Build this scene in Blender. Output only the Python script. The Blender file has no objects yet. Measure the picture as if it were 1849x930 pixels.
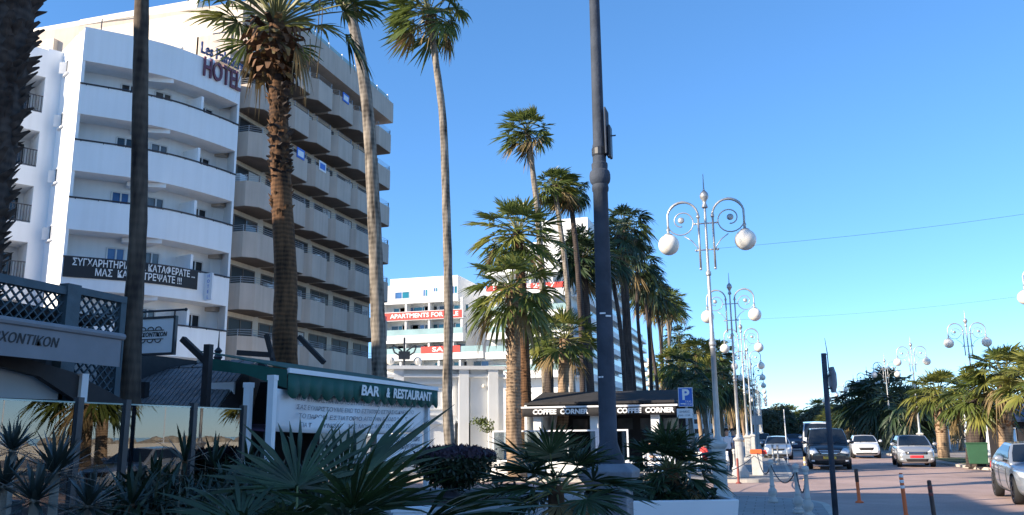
import bpy, math, random
import numpy as np
from mathutils import Vector, Matrix
from mathutils.bvhtree import BVHTree
rnd = random.Random(7)
S = bpy.context.scene
COL = S.collection
rad = math.radians

# ------------------------------------------------------------------ camera, light, exposure
F_PX, CX, CY = 1539.9, 924.5, 465.0            # pinhole solved from the photograph's vanishing points
def _n(v):
    v = np.array(v, float); return v / np.linalg.norm(v)
_yd = _n((464.5, -313, -F_PX)); _zd = _n((-74.5, 7465, -F_PX)); _xd = np.cross(_yd, _zd)
RM = np.array([_xd, _yd, _zd]); CAM = np.array([0, 0, 1.77])
def at(u, v, X=None, Y=None, Z=None):
    """the place in the street seen at photo pixel (u, v) that lies on the plane X=, Y= or Z="""
    d = RM @ np.array([u - CX, -(v - CY), -F_PX])
    t = (X - CAM[0]) / d[0] if X is not None else (Y - CAM[1]) / d[1] if Y is not None else (Z - CAM[2]) / d[2]
    return Vector(CAM + t * d)
cam = bpy.data.cameras.new('camera'); co = bpy.data.objects.new('camera', cam); COL.objects.link(co)
co.matrix_world = Matrix.Translation(CAM) @ Matrix(RM.tolist()).to_4x4()
cam.sensor_width = 36; cam.lens = 36 * F_PX / 1849; cam.clip_start = 0.05; cam.clip_end = 4000
S.camera = co

SUN_EL, SUN_TO = rad(24), (-0.766, -0.643)      # horizontal direction towards the sun (behind, left)
w = bpy.data.worlds.new('World'); S.world = w; w.use_nodes = True
nt = w.node_tree; bg = nt.nodes['Background']
sky = nt.nodes.new('ShaderNodeTexSky'); sky.sky_type = 'NISHITA'; sky.sun_disc = False
sky.sun_elevation = SUN_EL; sky.sun_rotation = math.atan2(SUN_TO[0], SUN_TO[1])
sky.altitude = 0; sky.air_density = 0.7; sky.dust_density = 0.12; sky.ozone_density = 6.0
gm = nt.nodes.new('ShaderNodeGamma'); gm.inputs[1].default_value = 0.78
hsv = nt.nodes.new('ShaderNodeHueSaturation'); hsv.inputs['Saturation'].default_value = 1.16
nt.links.new(sky.outputs[0], gm.inputs[0]); nt.links.new(gm.outputs[0], hsv.inputs['Color']); nt.links.new(hsv.outputs[0], bg.inputs[0]); bg.inputs[1].default_value = 0.15
sl = bpy.data.lights.new('sun', 'SUN'); sl.energy = 3.7; sl.angle = rad(0.5); sl.color = (1, 0.86, 0.68)
so = bpy.data.objects.new('sun', sl); COL.objects.link(so)
so.rotation_euler = Vector((SUN_TO[0] * math.cos(SUN_EL), SUN_TO[1] * math.cos(SUN_EL), math.sin(SUN_EL))).to_track_quat('Z', 'Y').to_euler()
vs = S.view_settings; vs.view_transform = 'Standard'; vs.look = 'None'; vs.exposure = 1.44; vs.gamma = 1; vs.use_curve_mapping = False
S.cycles.max_bounces = 6; S.cycles.transparent_max_bounces = 12; S.cycles.use_denoising = True

# ------------------------------------------------------------------ materials
def mat(name, c, rough=0.7, n=0.12, *a, streak=0.0, **k):
    m = _mat(name, c, rough, n, *a, **k)
    if streak:   # rain streaks and grime running down the wall
        t = m.node_tree; b = t.nodes['Principled BSDF']; tc = next(x for x in t.nodes if x.type == 'TEX_COORD')
        mp = t.nodes.new('ShaderNodeMapping'); mp.inputs['Scale'].default_value = (2.2, 2.2, 0.12)
        no = t.nodes.new('ShaderNodeTexNoise'); no.inputs['Scale'].default_value = 1.6; no.inputs['Detail'].default_value = 7
        r = t.nodes.new('ShaderNodeValToRGB'); r.color_ramp.elements[0].position = .32; r.color_ramp.elements[1].position = .6; r.color_ramp.elements[0].color = (1-streak, 1-streak*1.05, 1-streak*1.15, 1)
        mx = t.nodes.new('ShaderNodeMixRGB'); mx.blend_type = 'MULTIPLY'; mx.inputs[0].default_value = 1
        src = b.inputs['Base Color'].links[0].from_socket
        t.links.new(tc.outputs['Object'], mp.inputs[0]); t.links.new(mp.outputs[0], no.inputs['Vector']); t.links.new(no.outputs['Fac'], r.inputs[0])
        t.links.new(src, mx.inputs[1]); t.links.new(r.outputs[0], mx.inputs[2]); t.links.new(mx.outputs[0], b.inputs['Base Color'])
    return m
def _mat(name, c, rough=0.7, n=0.12, scale=3.0, bump=0.0, metal=0.0, bscale=None, trans=0.0, coat=0.0, spec=0.5, c2=None, coords='Object'):
    m = bpy.data.materials.new(name); m.use_nodes = True; t = m.node_tree; b = t.nodes['Principled BSDF']
    b.inputs['Roughness'].default_value = rough; b.inputs['Metallic'].default_value = metal
    b.inputs['Specular IOR Level'].default_value = spec; b.inputs['Coat Weight'].default_value = coat
    tc = t.nodes.new('ShaderNodeTexCoord')
    no = t.nodes.new('ShaderNodeTexNoise'); no.inputs['Scale'].default_value = scale; no.inputs['Detail'].default_value = 6
    t.links.new(tc.outputs[coords], no.inputs['Vector'])
    r = t.nodes.new('ShaderNodeValToRGB'); e = r.color_ramp.elements
    e[0].position, e[1].position = 0.3, 0.7
    c = tuple(c)
    lo = tuple(x * (1 - n) for x in c) if c2 is None else tuple(c2); hi = tuple(min(1, x * (1 + n)) for x in c)
    e[0].color = lo + (1,); e[1].color = hi + (1,)
    t.links.new(no.outputs['Fac'], r.inputs[0]); t.links.new(r.outputs[0], b.inputs['Base Color'])
    if bump:
        n2 = t.nodes.new('ShaderNodeTexNoise'); n2.inputs['Scale'].default_value = bscale or scale * 6; n2.inputs['Detail'].default_value = 4
        t.links.new(tc.outputs[coords], n2.inputs['Vector'])
        bu = t.nodes.new('ShaderNodeBump'); bu.inputs['Strength'].default_value = bump; bu.inputs['Distance'].default_value = 0.03
        t.links.new(n2.outputs['Fac'], bu.inputs['Height']); t.links.new(bu.outputs[0], b.inputs['Normal'])
    if trans:
        tr = t.nodes.new('ShaderNodeBsdfTranslucent'); mx = t.nodes.new('ShaderNodeMixShader'); mx.inputs[0].default_value = trans
        t.links.new(r.outputs[0], tr.inputs[0]); t.links.new(b.outputs[0], mx.inputs[1]); t.links.new(tr.outputs[0], mx.inputs[2])
        t.links.new(mx.outputs[0], t.nodes['Material Output'].inputs[0])
    return m

def brickmat(name, c1, c2, mortar, scale, rough=0.8, bump=0.3, rot=0.0, bw=0.5, rh=0.25, stain=0.34):
    m = bpy.data.materials.new(name); m.use_nodes = True; t = m.node_tree; b = t.nodes['Principled BSDF']
    b.inputs['Roughness'].default_value = rough
    tc = t.nodes.new('ShaderNodeTexCoord'); mp = t.nodes.new('ShaderNodeMapping'); mp.inputs['Rotation'].default_value = (0, 0, rot)
    br = t.nodes.new('ShaderNodeTexBrick'); br.inputs['Scale'].default_value = scale
    br.inputs['Color1'].default_value = c1 + (1,); br.inputs['Color2'].default_value = c2 + (1,); br.inputs['Mortar'].default_value = mortar + (1,)
    br.inputs['Mortar Size'].default_value = 0.012; br.inputs['Brick Width'].default_value = bw; br.inputs['Row Height'].default_value = rh
    t.links.new(tc.outputs['Object'], mp.inputs[0]); t.links.new(mp.outputs[0], br.inputs['Vector'])
    no = t.nodes.new('ShaderNodeTexNoise'); no.inputs['Scale'].default_value = 0.35; no.inputs['Detail'].default_value = 7
    t.links.new(tc.outputs['Object'], no.inputs['Vector'])
    mx = t.nodes.new('ShaderNodeMixRGB'); mx.blend_type = 'MULTIPLY'; mx.inputs[0].default_value = 1
    r = t.nodes.new('ShaderNodeValToRGB'); r.color_ramp.elements[0].position = 0.3; r.color_ramp.elements[1].position = 0.65
    r.color_ramp.elements[0].color = (1 - stain,) * 3 + (1,)
    t.links.new(no.outputs['Fac'], r.inputs[0]); t.links.new(br.outputs['Color'], mx.inputs[1]); t.links.new(r.outputs[0], mx.inputs[2])
    t.links.new(mx.outputs[0], b.inputs['Base Color'])
    bu = t.nodes.new('ShaderNodeBump'); bu.inputs['Strength'].default_value = bump; bu.inputs['Distance'].default_value = 0.01
    t.links.new(br.outputs['Fac'], bu.inputs['Height']); bu.invert = True; t.links.new(bu.outputs[0], b.inputs['Normal'])
    return m

def glassmat(name, tint, rough=0.03, alpha=0.35):
    """clear pane: mirror-like reflection over a see-through tint"""
    m = bpy.data.materials.new(name); m.use_nodes = True; t = m.node_tree
    t.nodes.remove(t.nodes['Principled BSDF'])
    tr = t.nodes.new('ShaderNodeBsdfTransparent'); tr.inputs[0].default_value = tint + (1,)
    gl = t.nodes.new('ShaderNodeBsdfGlossy'); gl.inputs['Roughness'].default_value = rough
    fr = t.nodes.new('ShaderNodeFresnel'); fr.inputs[0].default_value = 1.5
    ma = t.nodes.new('ShaderNodeMath'); ma.operation = 'MULTIPLY_ADD'; ma.use_clamp = True
    ma.inputs[1].default_value = 1.0; ma.inputs[2].default_value = alpha
    mx = t.nodes.new('ShaderNodeMixShader')
    t.links.new(fr.outputs[0], ma.inputs[0]); t.links.new(ma.outputs[0], mx.inputs[0])
    t.links.new(tr.outputs[0], mx.inputs[1]); t.links.new(gl.outputs[0], mx.inputs[2])
    t.links.new(mx.outputs[0], t.nodes['Material Output'].inputs[0])
    return m

def barkmat(name, c1, c2, ring=9.0, rw=0.16):
    """ringed palm trunk: leaf-scar bands along the height with blotches"""
    m = bpy.data.materials.new(name); m.use_nodes = True; t = m.node_tree; b = t.nodes['Principled BSDF']
    b.inputs['Roughness'].default_value = 0.9; b.inputs['Specular IOR Level'].default_value = 0.2
    tc = t.nodes.new('ShaderNodeTexCoord')
    wv = t.nodes.new('ShaderNodeTexWave'); wv.bands_direction = 'Z'; wv.inputs['Scale'].default_value = ring / 6.28 * 2
    wv.inputs['Distortion'].default_value = 2.5; wv.inputs['Detail'].default_value = 3; wv.inputs['Detail Scale'].default_value = 2
    no = t.nodes.new('ShaderNodeTexNoise'); no.inputs['Scale'].default_value = 2.2; no.inputs['Detail'].default_value = 8
    mp = t.nodes.new('ShaderNodeMapping'); mp.inputs['Scale'].default_value = (3.2, 3.2, 0.55)
    t.links.new(tc.outputs['Object'], wv.inputs['Vector']); t.links.new(tc.outputs['Object'], mp.inputs[0]); t.links.new(mp.outputs[0], no.inputs['Vector'])
    ad = t.nodes.new('ShaderNodeMath'); ad.operation = 'MULTIPLY_ADD'; ad.inputs[1].default_value = rw
    t.links.new(wv.outputs['Fac'], ad.inputs[0]); 
    n2 = t.nodes.new('ShaderNodeMath'); n2.operation = 'MULTIPLY'; n2.inputs[1].default_value = 0.95
    t.links.new(no.outputs['Fac'], n2.inputs[0]); t.links.new(n2.outputs[0], ad.inputs[2])
    r = t.nodes.new('ShaderNodeValToRGB'); e = r.color_ramp.elements
    e[0].position, e[1].position = 0.3, 0.75; e[0].color = c1 + (1,); e[1].color = c2 + (1,)
    t.links.new(ad.outputs[0], r.inputs[0]); t.links.new(r.outputs[0], b.inputs['Base Color'])
    bu = t.nodes.new('ShaderNodeBump'); bu.inputs['Strength'].default_value = 0.8; bu.inputs['Distance'].default_value = 0.04
    t.links.new(ad.outputs[0], bu.inputs['Height']); t.links.new(bu.outputs[0], b.inputs['Normal'])
    return m

M = {}
M['white'] = mat('white_stucco', (0.80, 0.80, 0.78), 0.8, 0.05, 0.6, 0.12, bscale=25, streak=.06)
M['hotelwhite'] = mat('hotel_white_paint', (0.83, 0.84, 0.85), 0.75, 0.035, 0.4, 0.08, bscale=20, streak=.05)
M['cream'] = mat('cream_render', (0.70, 0.60, 0.48), 0.85, 0.06, 0.5, 0.15, bscale=20, streak=.12)
M['taupe'] = mat('taupe_render', (0.52, 0.435, 0.365), 0.85, 0.07, 0.7, 0.15, bscale=20, streak=.12)
M['creamlight'] = mat('pale_cream_render', (0.74, 0.70, 0.62), 0.85, 0.05, 0.5)
M['soffit'] = mat('brown_soffit_shade', (0.15, 0.12, 0.10), 0.9, 0.15, 1.0)  # dark brown stands in for the shade under the taupe balconies
M['plinthgrey'] = mat('blue_grey_plinth', (0.19, 0.205, 0.235), 0.8, 0.2, 5, 0.3, streak=.2)
M['concrete'] = mat('concrete', (0.42, 0.42, 0.41), 0.85, 0.15, 2, 0.3)
M['greystone'] = mat('grey_stone', (0.30, 0.31, 0.33), 0.8, 0.15, 5, 0.3)
M['lampstone'] = mat('pale_lamp_plinth', (0.50, 0.49, 0.46), 0.7, 0.12, 5, 0.2)
M['lampmetal'] = mat('silver_grey_lamp_metal', (0.42, 0.42, 0.41), 0.42, 0.12, 6, 0.1, metal=0.55)
M['polegrey'] = mat('slate_grey_paint', (0.052, 0.063, 0.084), 0.75, 0.3, 5, 0.2, spec=0.2)
M['darkmetal'] = mat('dark_metal', (0.025, 0.028, 0.035), 0.45, 0.2, 6)
M['black'] = mat('matt_black', (0.012, 0.012, 0.014), 0.6, 0.2, 6)
M['rail'] = mat('black_rail', (0.03, 0.032, 0.04), 0.4, 0.1)
M['whitemetal'] = mat('white_metal', (0.75, 0.76, 0.78), 0.45, 0.05)
M['globe'] = mat('opal_globe', (0.84, 0.79, 0.70), 0.3, 0.08, 5, spec=0.5, streak=.16)
M['darkglass'] = mat('dark_window', (0.012, 0.016, 0.022), 0.06, 0.3, 0.5, spec=0.7)
M['dimglass'] = mat('dim_brown_window', (0.022, 0.017, 0.014), 0.35, 0.3, 0.6, spec=0.25)
M['railgrey'] = mat('grey_rail', (0.33, 0.33, 0.34), 0.5, 0.05)
M['greyblind'] = mat('pale_grey_blind', (0.42, 0.46, 0.50), 0.8, 0.06, 2)
M['midglass'] = mat('curtained_window', (0.10, 0.10, 0.10), 0.08, 0.7, 0.8, spec=0.7)
M['blueglass'] = mat('blue_window', (0.05, 0.13, 0.30), 0.1, 0.3, 0.6, spec=0.7)
M['tealglass'] = mat('teal_window', (0.015, 0.16, 0.22), 0.06, 0.5, 0.6, spec=0.7)
M['balglass'] = mat('green_balcony_glass', (0.30, 0.42, 0.40), 0.08, 0.15, 0.5, spec=0.7)
M['frame'] = mat('window_frame', (0.66, 0.66, 0.66), 0.5, 0.05)
M['brownframe'] = mat('brown_window_frame', (0.16, 0.11, 0.08), 0.5, 0.15)
M['shadeboard'] = mat('white_curtain', (0.62, 0.60, 0.58), 0.8, 0.08)
M['lattice'] = mat('teal_timber', (0.045, 0.075, 0.095), 0.6, 0.2, 6, 0.1)
M['greyfabric'] = mat('grey_awning_fabric', (0.22, 0.225, 0.245), 0.85, 0.07, 3)
M['greyfabric2'] = mat('grey_blind_fabric', (0.20, 0.23, 0.27), 0.8, 0.08, 2)
M['greenfabric'] = mat('green_awning_fabric', (0.008, 0.085, 0.065), 0.75, 0.15, 4)
M['blackfabric'] = mat('black_awning_fabric', (0.022, 0.021, 0.022), 0.9, 0.25, 3, 0.2)
M['purplefabric'] = mat('purple_canopy_fabric', (0.10, 0.05, 0.10), 0.85, 0.1)
M['timber'] = mat('grey_brown_plank', (0.14, 0.13, 0.13), 0.7, 0.35, 4, 0.3)
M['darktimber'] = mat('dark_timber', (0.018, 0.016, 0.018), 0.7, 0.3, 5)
M['signwhite'] = mat('sign_white', (0.74, 0.75, 0.77), 0.5, 0.03)
M['ink'] = mat('black_lettering', (0.015, 0.015, 0.018), 0.6, 0.05)
M['inkgrey'] = mat('grey_lettering', (0.20, 0.20, 0.23), 0.7, 0.1)
M['letterwhite'] = mat('white_lettering', (0.80, 0.80, 0.79), 0.6, 0.02)
M['maroon'] = mat('maroon_lettering', (0.14, 0.035, 0.055), 0.45, 0.1)
M['navy'] = mat('navy_lettering', (0.02, 0.04, 0.13), 0.45, 0.1)
M['red'] = mat('red_banner', (0.62, 0.06, 0.045), 0.7, 0.05)
M['platered'] = mat('red_plate', (0.65, 0.03, 0.04), 0.4, 0.05)
M['plateyellow'] = mat('yellow_plate', (0.65, 0.45, 0.06), 0.4, 0.05)
M['platewhite'] = mat('white_plate', (0.75, 0.75, 0.75), 0.4, 0.05)
M['blue'] = mat('parking_blue', (0.015, 0.12, 0.52), 0.45, 0.05)
M['orange'] = mat('orange_plastic', (0.75, 0.14, 0.03), 0.5, 0.1)
M['redbrown'] = mat('dark_red_plastic', (0.22, 0.04, 0.03), 0.5, 0.15)
M['darkbrown'] = mat('dark_brown_plastic', (0.05, 0.025, 0.02), 0.5, 0.15)
M['yellowpost'] = mat('faded_yellow_plastic', (0.55, 0.38, 0.17), 0.5, 0.1)
M['bingreen'] = mat('green_plastic', (0.022, 0.085, 0.04), 0.5, 0.1)
M['kioskblue'] = mat('dark_blue_roof', (0.05, 0.075, 0.13), 0.6, 0.15, 3)
M['rubber'] = mat('tyre_rubber', (0.014, 0.014, 0.015), 0.8, 0.2)
M['alloy'] = mat('dark_alloy', (0.10, 0.10, 0.11), 0.35, 0.1, metal=0.7)
M['chrome'] = mat('chrome', (0.72, 0.72, 0.74), 0.12, 0.03, metal=1.0)
M['lens'] = mat('headlamp_lens', (0.62, 0.66, 0.70), 0.08, 0.2, 14, spec=0.8, coat=1)
M['carglass'] = mat('car_glass', (0.012, 0.016, 0.022), 0.03, 0.15, 2, spec=0.8)
M['skin'] = mat('skin', (0.50, 0.29, 0.20), 0.6, 0.05)
M['cloth_white'] = mat('white_shirt', (0.70, 0.70, 0.72), 0.9, 0.05)
M['cloth_dark'] = mat('dark_clothes', (0.03, 0.032, 0.045), 0.9, 0.2)
M['cloth_blue'] = mat('blue_clothes', (0.05, 0.12, 0.25), 0.9, 0.2)
M['cloth_red'] = mat('red_clothes', (0.5, 0.05, 0.05), 0.9, 0.1)
M['hair'] = mat('dark_hair', (0.02, 0.015, 0.012), 0.7, 0.2)
M['soil'] = mat('soil', (0.06, 0.045, 0.035), 0.95, 0.4, 8, 0.6)
M['urn'] = mat('dark_urn', (0.035, 0.03, 0.04), 0.5, 0.2)
M['purpleleaf'] = mat('purple_leaf', (0.032, 0.012, 0.026), 0.6, 0.4, 9, trans=0.15)
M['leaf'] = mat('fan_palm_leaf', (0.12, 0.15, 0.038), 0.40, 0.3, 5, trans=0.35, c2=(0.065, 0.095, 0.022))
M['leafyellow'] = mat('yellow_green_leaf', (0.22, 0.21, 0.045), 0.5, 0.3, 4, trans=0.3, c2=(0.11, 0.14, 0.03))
M['leafshade'] = mat('deep_green_shade_leaf', (0.026, 0.050, 0.018), 0.5, 0.35, 5, trans=0.12)  # deep green; on the dark palms it also carries shade as colour
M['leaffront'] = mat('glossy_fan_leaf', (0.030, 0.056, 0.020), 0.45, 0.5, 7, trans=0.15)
M['barkshade'] = barkmat('shaded_grey_palm_bark', (0.022, 0.018, 0.018), (0.14, 0.11, 0.085), 6, 0.06)  # grey bark darkened in colour for the shade on the slim trunk
M['leafblue'] = mat('grey_green_leaf', (0.045, 0.066, 0.045), 0.5, 0.35, 5, trans=0.1)
M['leafdry'] = mat('dry_leaf', (0.24, 0.17, 0.075), 0.8, 0.35, 5, trans=0.2)
M['petiole'] = mat('petiole', (0.15, 0.15, 0.05), 0.5, 0.3, 4)
M['boot'] = mat('old_leaf_base', (0.15, 0.075, 0.035), 0.85, 0.5, 5, c2=(0.035, 0.022, 0.014))
M['rock'] = mat('breakwater_rock', (0.36, 0.31, 0.24), 0.9, 0.3, 1.5, 0.5)
M['palestem'] = mat('pale_stem', (0.22, 0.20, 0.17), 0.8, 0.3, 8)
M['hedge'] = mat('hedge_leaf', (0.012, 0.027, 0.012), 0.45, 0.4, 6, trans=0.1)
M['treeleaf'] = mat('broad_leaf', (0.035, 0.05, 0.022), 0.55, 0.4, 3, trans=0.12)
M['vine'] = mat('vine_leaf', (0.10, 0.13, 0.03), 0.5, 0.4, 6, trans=0.2)
M['bark'] = barkmat('brown_palm_bark', (0.016, 0.011, 0.009), (0.19, 0.10, 0.05), 9, 0.13)
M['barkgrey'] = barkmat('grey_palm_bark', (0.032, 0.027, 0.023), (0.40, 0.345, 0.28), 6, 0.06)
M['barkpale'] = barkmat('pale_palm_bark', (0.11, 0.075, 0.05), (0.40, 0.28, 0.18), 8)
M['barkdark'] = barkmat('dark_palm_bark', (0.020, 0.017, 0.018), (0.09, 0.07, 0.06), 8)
M['asphalt'] = mat('asphalt', (0.055, 0.055, 0.058), 0.9, 0.2, 1.5, 0.3, bscale=60)
M['road'] = brickmat('pink_block_paving', (0.50, 0.355, 0.305), (0.44, 0.31, 0.27), (0.33, 0.25, 0.215), 2.2, rot=0.5)
M['pave'] = brickmat('grey_slab_paving', (0.34, 0.33, 0.32), (0.30, 0.295, 0.29), (0.17, 0.165, 0.16), 1.2, bw=0.5, rh=0.5)
M['terrace'] = brickmat('terrace_paving', (0.36, 0.31, 0.27), (0.30, 0.26, 0.23), (0.2, 0.18, 0.16), 1.0, bw=0.5, rh=0.5)
M['kerb'] = mat('kerb_stone', (0.46, 0.43, 0.38), 0.85, 0.15, 3, 0.3)
M['sand'] = mat('beach_sand', (0.42, 0.34, 0.24), 0.95, 0.12, 2, 0.3)
M['ground'] = mat('dry_ground', (0.22, 0.19, 0.15), 0.95, 0.25, 0.3, 0.2)
M['grass'] = mat('verge_grass', (0.045, 0.07, 0.025), 0.9, 0.4, 3, 0.5)
M['sea'] = mat('sea_water', (0.02, 0.07, 0.11), 0.12, 0.3, 0.4, 0.25, bscale=2)
M['clearpane'] = glassmat('windscreen_glass', (0.72, 0.82, 0.82), 0.01, 0.12)
M['cafepane'] = glassmat('cafe_screen_glass', (0.65, 0.70, 0.72), 0.02, 0.10)

# ------------------------------------------------------------------ mesh builder
class MB:
    def __init__(s): s.v = []; s.f = []; s.mi = []; s.cur = 0
    def add(s, vs, fs):
        o = len(s.v); s.v.extend([tuple(p) for p in vs])
        for q in fs: s.f.append(tuple(i + o for i in q)); s.mi.append(s.cur)
        return s
    def bx(s, x0, x1, y0, y1, z0, z1):
        return s.add([(x0,y0,z0),(x1,y0,z0),(x1,y1,z0),(x0,y1,z0),(x0,y0,z1),(x1,y0,z1),(x1,y1,z1),(x0,y1,z1)],
                     [(0,3,2,1),(4,5,6,7),(0,1,5,4),(1,2,6,5),(2,3,7,6),(3,0,4,7)])
    def beam(s, a, b, wx, wy=None):
        """square bar from a to b"""
        a, b = Vector(a), Vector(b); d = (b - a).normalized(); wy = wy or wx
        u = d.cross(Vector((0,0,1)))
        if u.length < 1e-3: u = Vector((1,0,0))
        u.normalize(); n = u.cross(d)
        r = []
        for p in (a, b):
            for i, j in ((-1,-1),(1,-1),(1,1),(-1,1)): r.append(p + u*(i*wx/2) + n*(j*wy/2))
        return s.add(r, [(0,3,2,1),(4,5,6,7),(0,1,5,4),(1,2,6,5),(2,3,7,6),(3,0,4,7)])
    def tube(s, pts, r, n=8, caps=True):
        pts = [Vector(p) for p in pts]; k = len(pts)
        rs = [r]*k if not hasattr(r, '__len__') else list(r)
        vs = []; fs = []; up = None
        for i, p in enumerate(pts):
            d = (pts[min(i+1,k-1)] - pts[max(i-1,0)]).normalized()
            if up is None: up = Vector((1,0,0)) if abs(d.x) < .9 else Vector((0,1,0))
            u = (up - d*up.dot(d)).normalized(); up = u; q = d.cross(u)
            for j in range(n):
                a = 2*math.pi*j/n; vs.append(p + (u*math.cos(a) + q*math.sin(a))*rs[i])
        for i in range(k-1):
            for j in range(n): fs.append((i*n+j, i*n+(j+1)%n, (i+1)*n+(j+1)%n, (i+1)*n+j))
        if caps: fs.append(tuple(range(n-1,-1,-1))); fs.append(tuple((k-1)*n+j for j in range(n)))
        return s.add(vs, fs)
    def lathe(s, prof, n=16, c=(0,0,0)):
        vs = []; fs = []; k = len(prof)
        for r, z in prof:
            for j in range(n):
                a = 2*math.pi*(j+.5)/n; vs.append((c[0]+r*math.cos(a), c[1]+r*math.sin(a), c[2]+z))
        for i in range(k-1):
            for j in range(n): fs.append((i*n+j, i*n+(j+1)%n, (i+1)*n+(j+1)%n, (i+1)*n+j))
        fs.append(tuple(range(n-1,-1,-1))); fs.append(tuple((k-1)*n+j for j in range(n)))
        return s.add(vs, fs)
    def ball(s, c, r, n=16, m=10, sc=(1,1,1)):
        vs = []; fs = []
        for i in range(m+1):
            t = math.pi*i/m
            for j in range(n):
                a = 2*math.pi*j/n
                vs.append((c[0]+sc[0]*r*math.sin(t)*math.cos(a), c[1]+sc[1]*r*math.sin(t)*math.sin(a), c[2]+sc[2]*r*math.cos(t)))
        for i in range(m):
            for j in range(n): fs.append((i*n+j, (i+1)*n+j, (i+1)*n+(j+1)%n, i*n+(j+1)%n))
        return s.add(vs, fs)
    def prism(s, poly, z0, z1):
        """extrude an (x, y) outline (counter-clockwise) from z0 to z1"""
        n = len(poly)
        vs = [(x,y,z0) for x,y in poly] + [(x,y,z1) for x,y in poly]
        fs = [tuple(range(n-1,-1,-1)), tuple(range(n,2*n))] + [(i,(i+1)%n,n+(i+1)%n,n+i) for i in range(n)]
        return s.add(vs, fs)
    def slab(s, quad, t):
        """thick sheet: a planar polygon of 3D points with thickness t along its normal"""
        q = [Vector(p) for p in quad]; nrm = (q[1]-q[0]).cross(q[2]-q[0]).normalized()*t; n = len(q)
        return s.add(q + [p - nrm for p in q], [tuple(range(n)), tuple(range(2*n-1,n-1,-1))] + [(i, n+i, n+(i+1)%n, (i+1)%n) for i in range(n)])
    def strip(s, front, back, z0, z1):
        """wall between two (x, y) polylines of equal length, from z0 to z1"""
        n = len(front); vs = []
        for z in (z0, z1): vs += [(x,y,z) for x,y in front] + [(x,y,z) for x,y in back]
        fs = []
        for i in range(n-1):
            a, b = i, i+1
            fs += [(a,b,2*n+b,2*n+a), (n+b,n+a,3*n+a,3*n+b), (2*n+a,2*n+b,3*n+b,3*n+a), (b,a,n+a,n+b)]
        fs += [(n,0,2*n,3*n), (n-1,2*n-1,4*n-1,3*n-1)]
        return s.add(vs, fs)
    def xf(s, mtx):
        s.v = [tuple(mtx @ Vector(p)) for p in s.v]; return s
    def mesh(s, name, mats, smooth=False):
        me = bpy.data.meshes.new(name); me.from_pydata(s.v, [], s.f)
        for m in (mats if isinstance(mats, (list, tuple)) else [mats]): me.materials.append(M[m] if isinstance(m, str) else m)
        me.polygons.foreach_set('material_index', s.mi)
        if smooth: me.polygons.foreach_set('use_smooth', [True]*len(s.f))
        me.update(); return me
    def build(s, name, mats, parent=None, smooth=False, bevel=0, loc=None, rz=0):
        o = bpy.data.objects.new(name, s.mesh(name, mats, smooth)); COL.objects.link(o)
        if parent is not None: o.parent = parent
        if loc is not None: o.location = loc
        if rz: o.rotation_euler.z = rz
        if bevel:
            b = o.modifiers.new('bevel', 'BEVEL'); b.width = bevel; b.segments = 2; b.limit_method = 'ANGLE'; b.angle_limit = rad(40)
        if smooth == 'auto':
            pass
        return o
def obj(name, me, parent=None, loc=(0,0,0), rot=(0,0,0), sc=1.0):
    o = bpy.data.objects.new(name, me); COL.objects.link(o); o.parent = parent; o.location = loc; o.rotation_euler = rot
    o.scale = (sc,sc,sc) if not hasattr(sc, '__len__') else sc
    return o
def tag(o, label, cat, group=None):
    o['label'] = label; o['category'] = cat
    if group: o['group'] = group
    return o
def thing(name, label, cat, loc=(0,0,0), rz=0, group=None):
    o = bpy.data.objects.new(name, None); COL.objects.link(o); o.empty_display_size = 0.2
    o.location = loc; o.rotation_euler = (0,0,rz)
    return tag(o, label, cat, group)
def struct(name, mb, m, smooth=False):
    o = mb.build(name, m, None, smooth); o['kind'] = 'structure'; return o
def copy_tree(o, parent=None):
    c = o.copy(); COL.objects.link(c); c.parent = parent
    for ch in list(o.children): copy_tree(ch, c)
    return c

def textmesh(body, size, extrude=0.01, shear=0.0, offset=0.0, align='CENTER', spacing=1.0):
    cu = bpy.data.curves.new('lettering', 'FONT'); cu.body = body; cu.size = size; cu.extrude = extrude
    cu.shear = shear; cu.offset = offset; cu.align_x = align; cu.align_y = 'CENTER'; cu.space_character = spacing; cu.resolution_u = 3
    o = bpy.data.objects.new('lettering', cu); COL.objects.link(o)
    dg = bpy.context.evaluated_depsgraph_get(); me = bpy.data.meshes.new_from_object(o.evaluated_get(dg))
    bpy.data.objects.remove(o); bpy.data.curves.remove(cu); return me
def text(body, size, loc, right, up, m, parent=None, name='lettering', extrude=0.006, shear=0.0, offset=0.0, align='CENTER', spacing=1.0, width=None, wrap=None):
    me = textmesh(body, size, extrude, shear, offset, align, spacing)
    if width:
        xs = [v.co.x for v in me.vertices]; k = width / (max(xs) - min(xs))
        for v in me.vertices: v.co.x *= k
    if wrap is not None:
        for v in me.vertices: v.co = wrap(v.co.x, v.co.y, v.co.z)
    me.materials.clear(); me.materials.append(M[m])
    o = bpy.data.objects.new(name, me); COL.objects.link(o)
    if parent is not None: o.parent = parent
    if wrap is None:
        r = Vector(right).normalized(); u = Vector(up).normalized(); n = r.cross(u)
        mt = Matrix((r, u, n)).transposed().to_4x4(); mt.translation = Vector(loc); o.matrix_local = mt
    return o

def rebase(o, loc):
    """move an Empty to its thing's base while its parts stay where they were built"""
    loc = Vector(loc); o.location = loc
    for c in o.children: c.location = c.location - loc
    return o
YAX, XAX, ZAX = (0,1,0), (1,0,0), (0,0,1)

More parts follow.
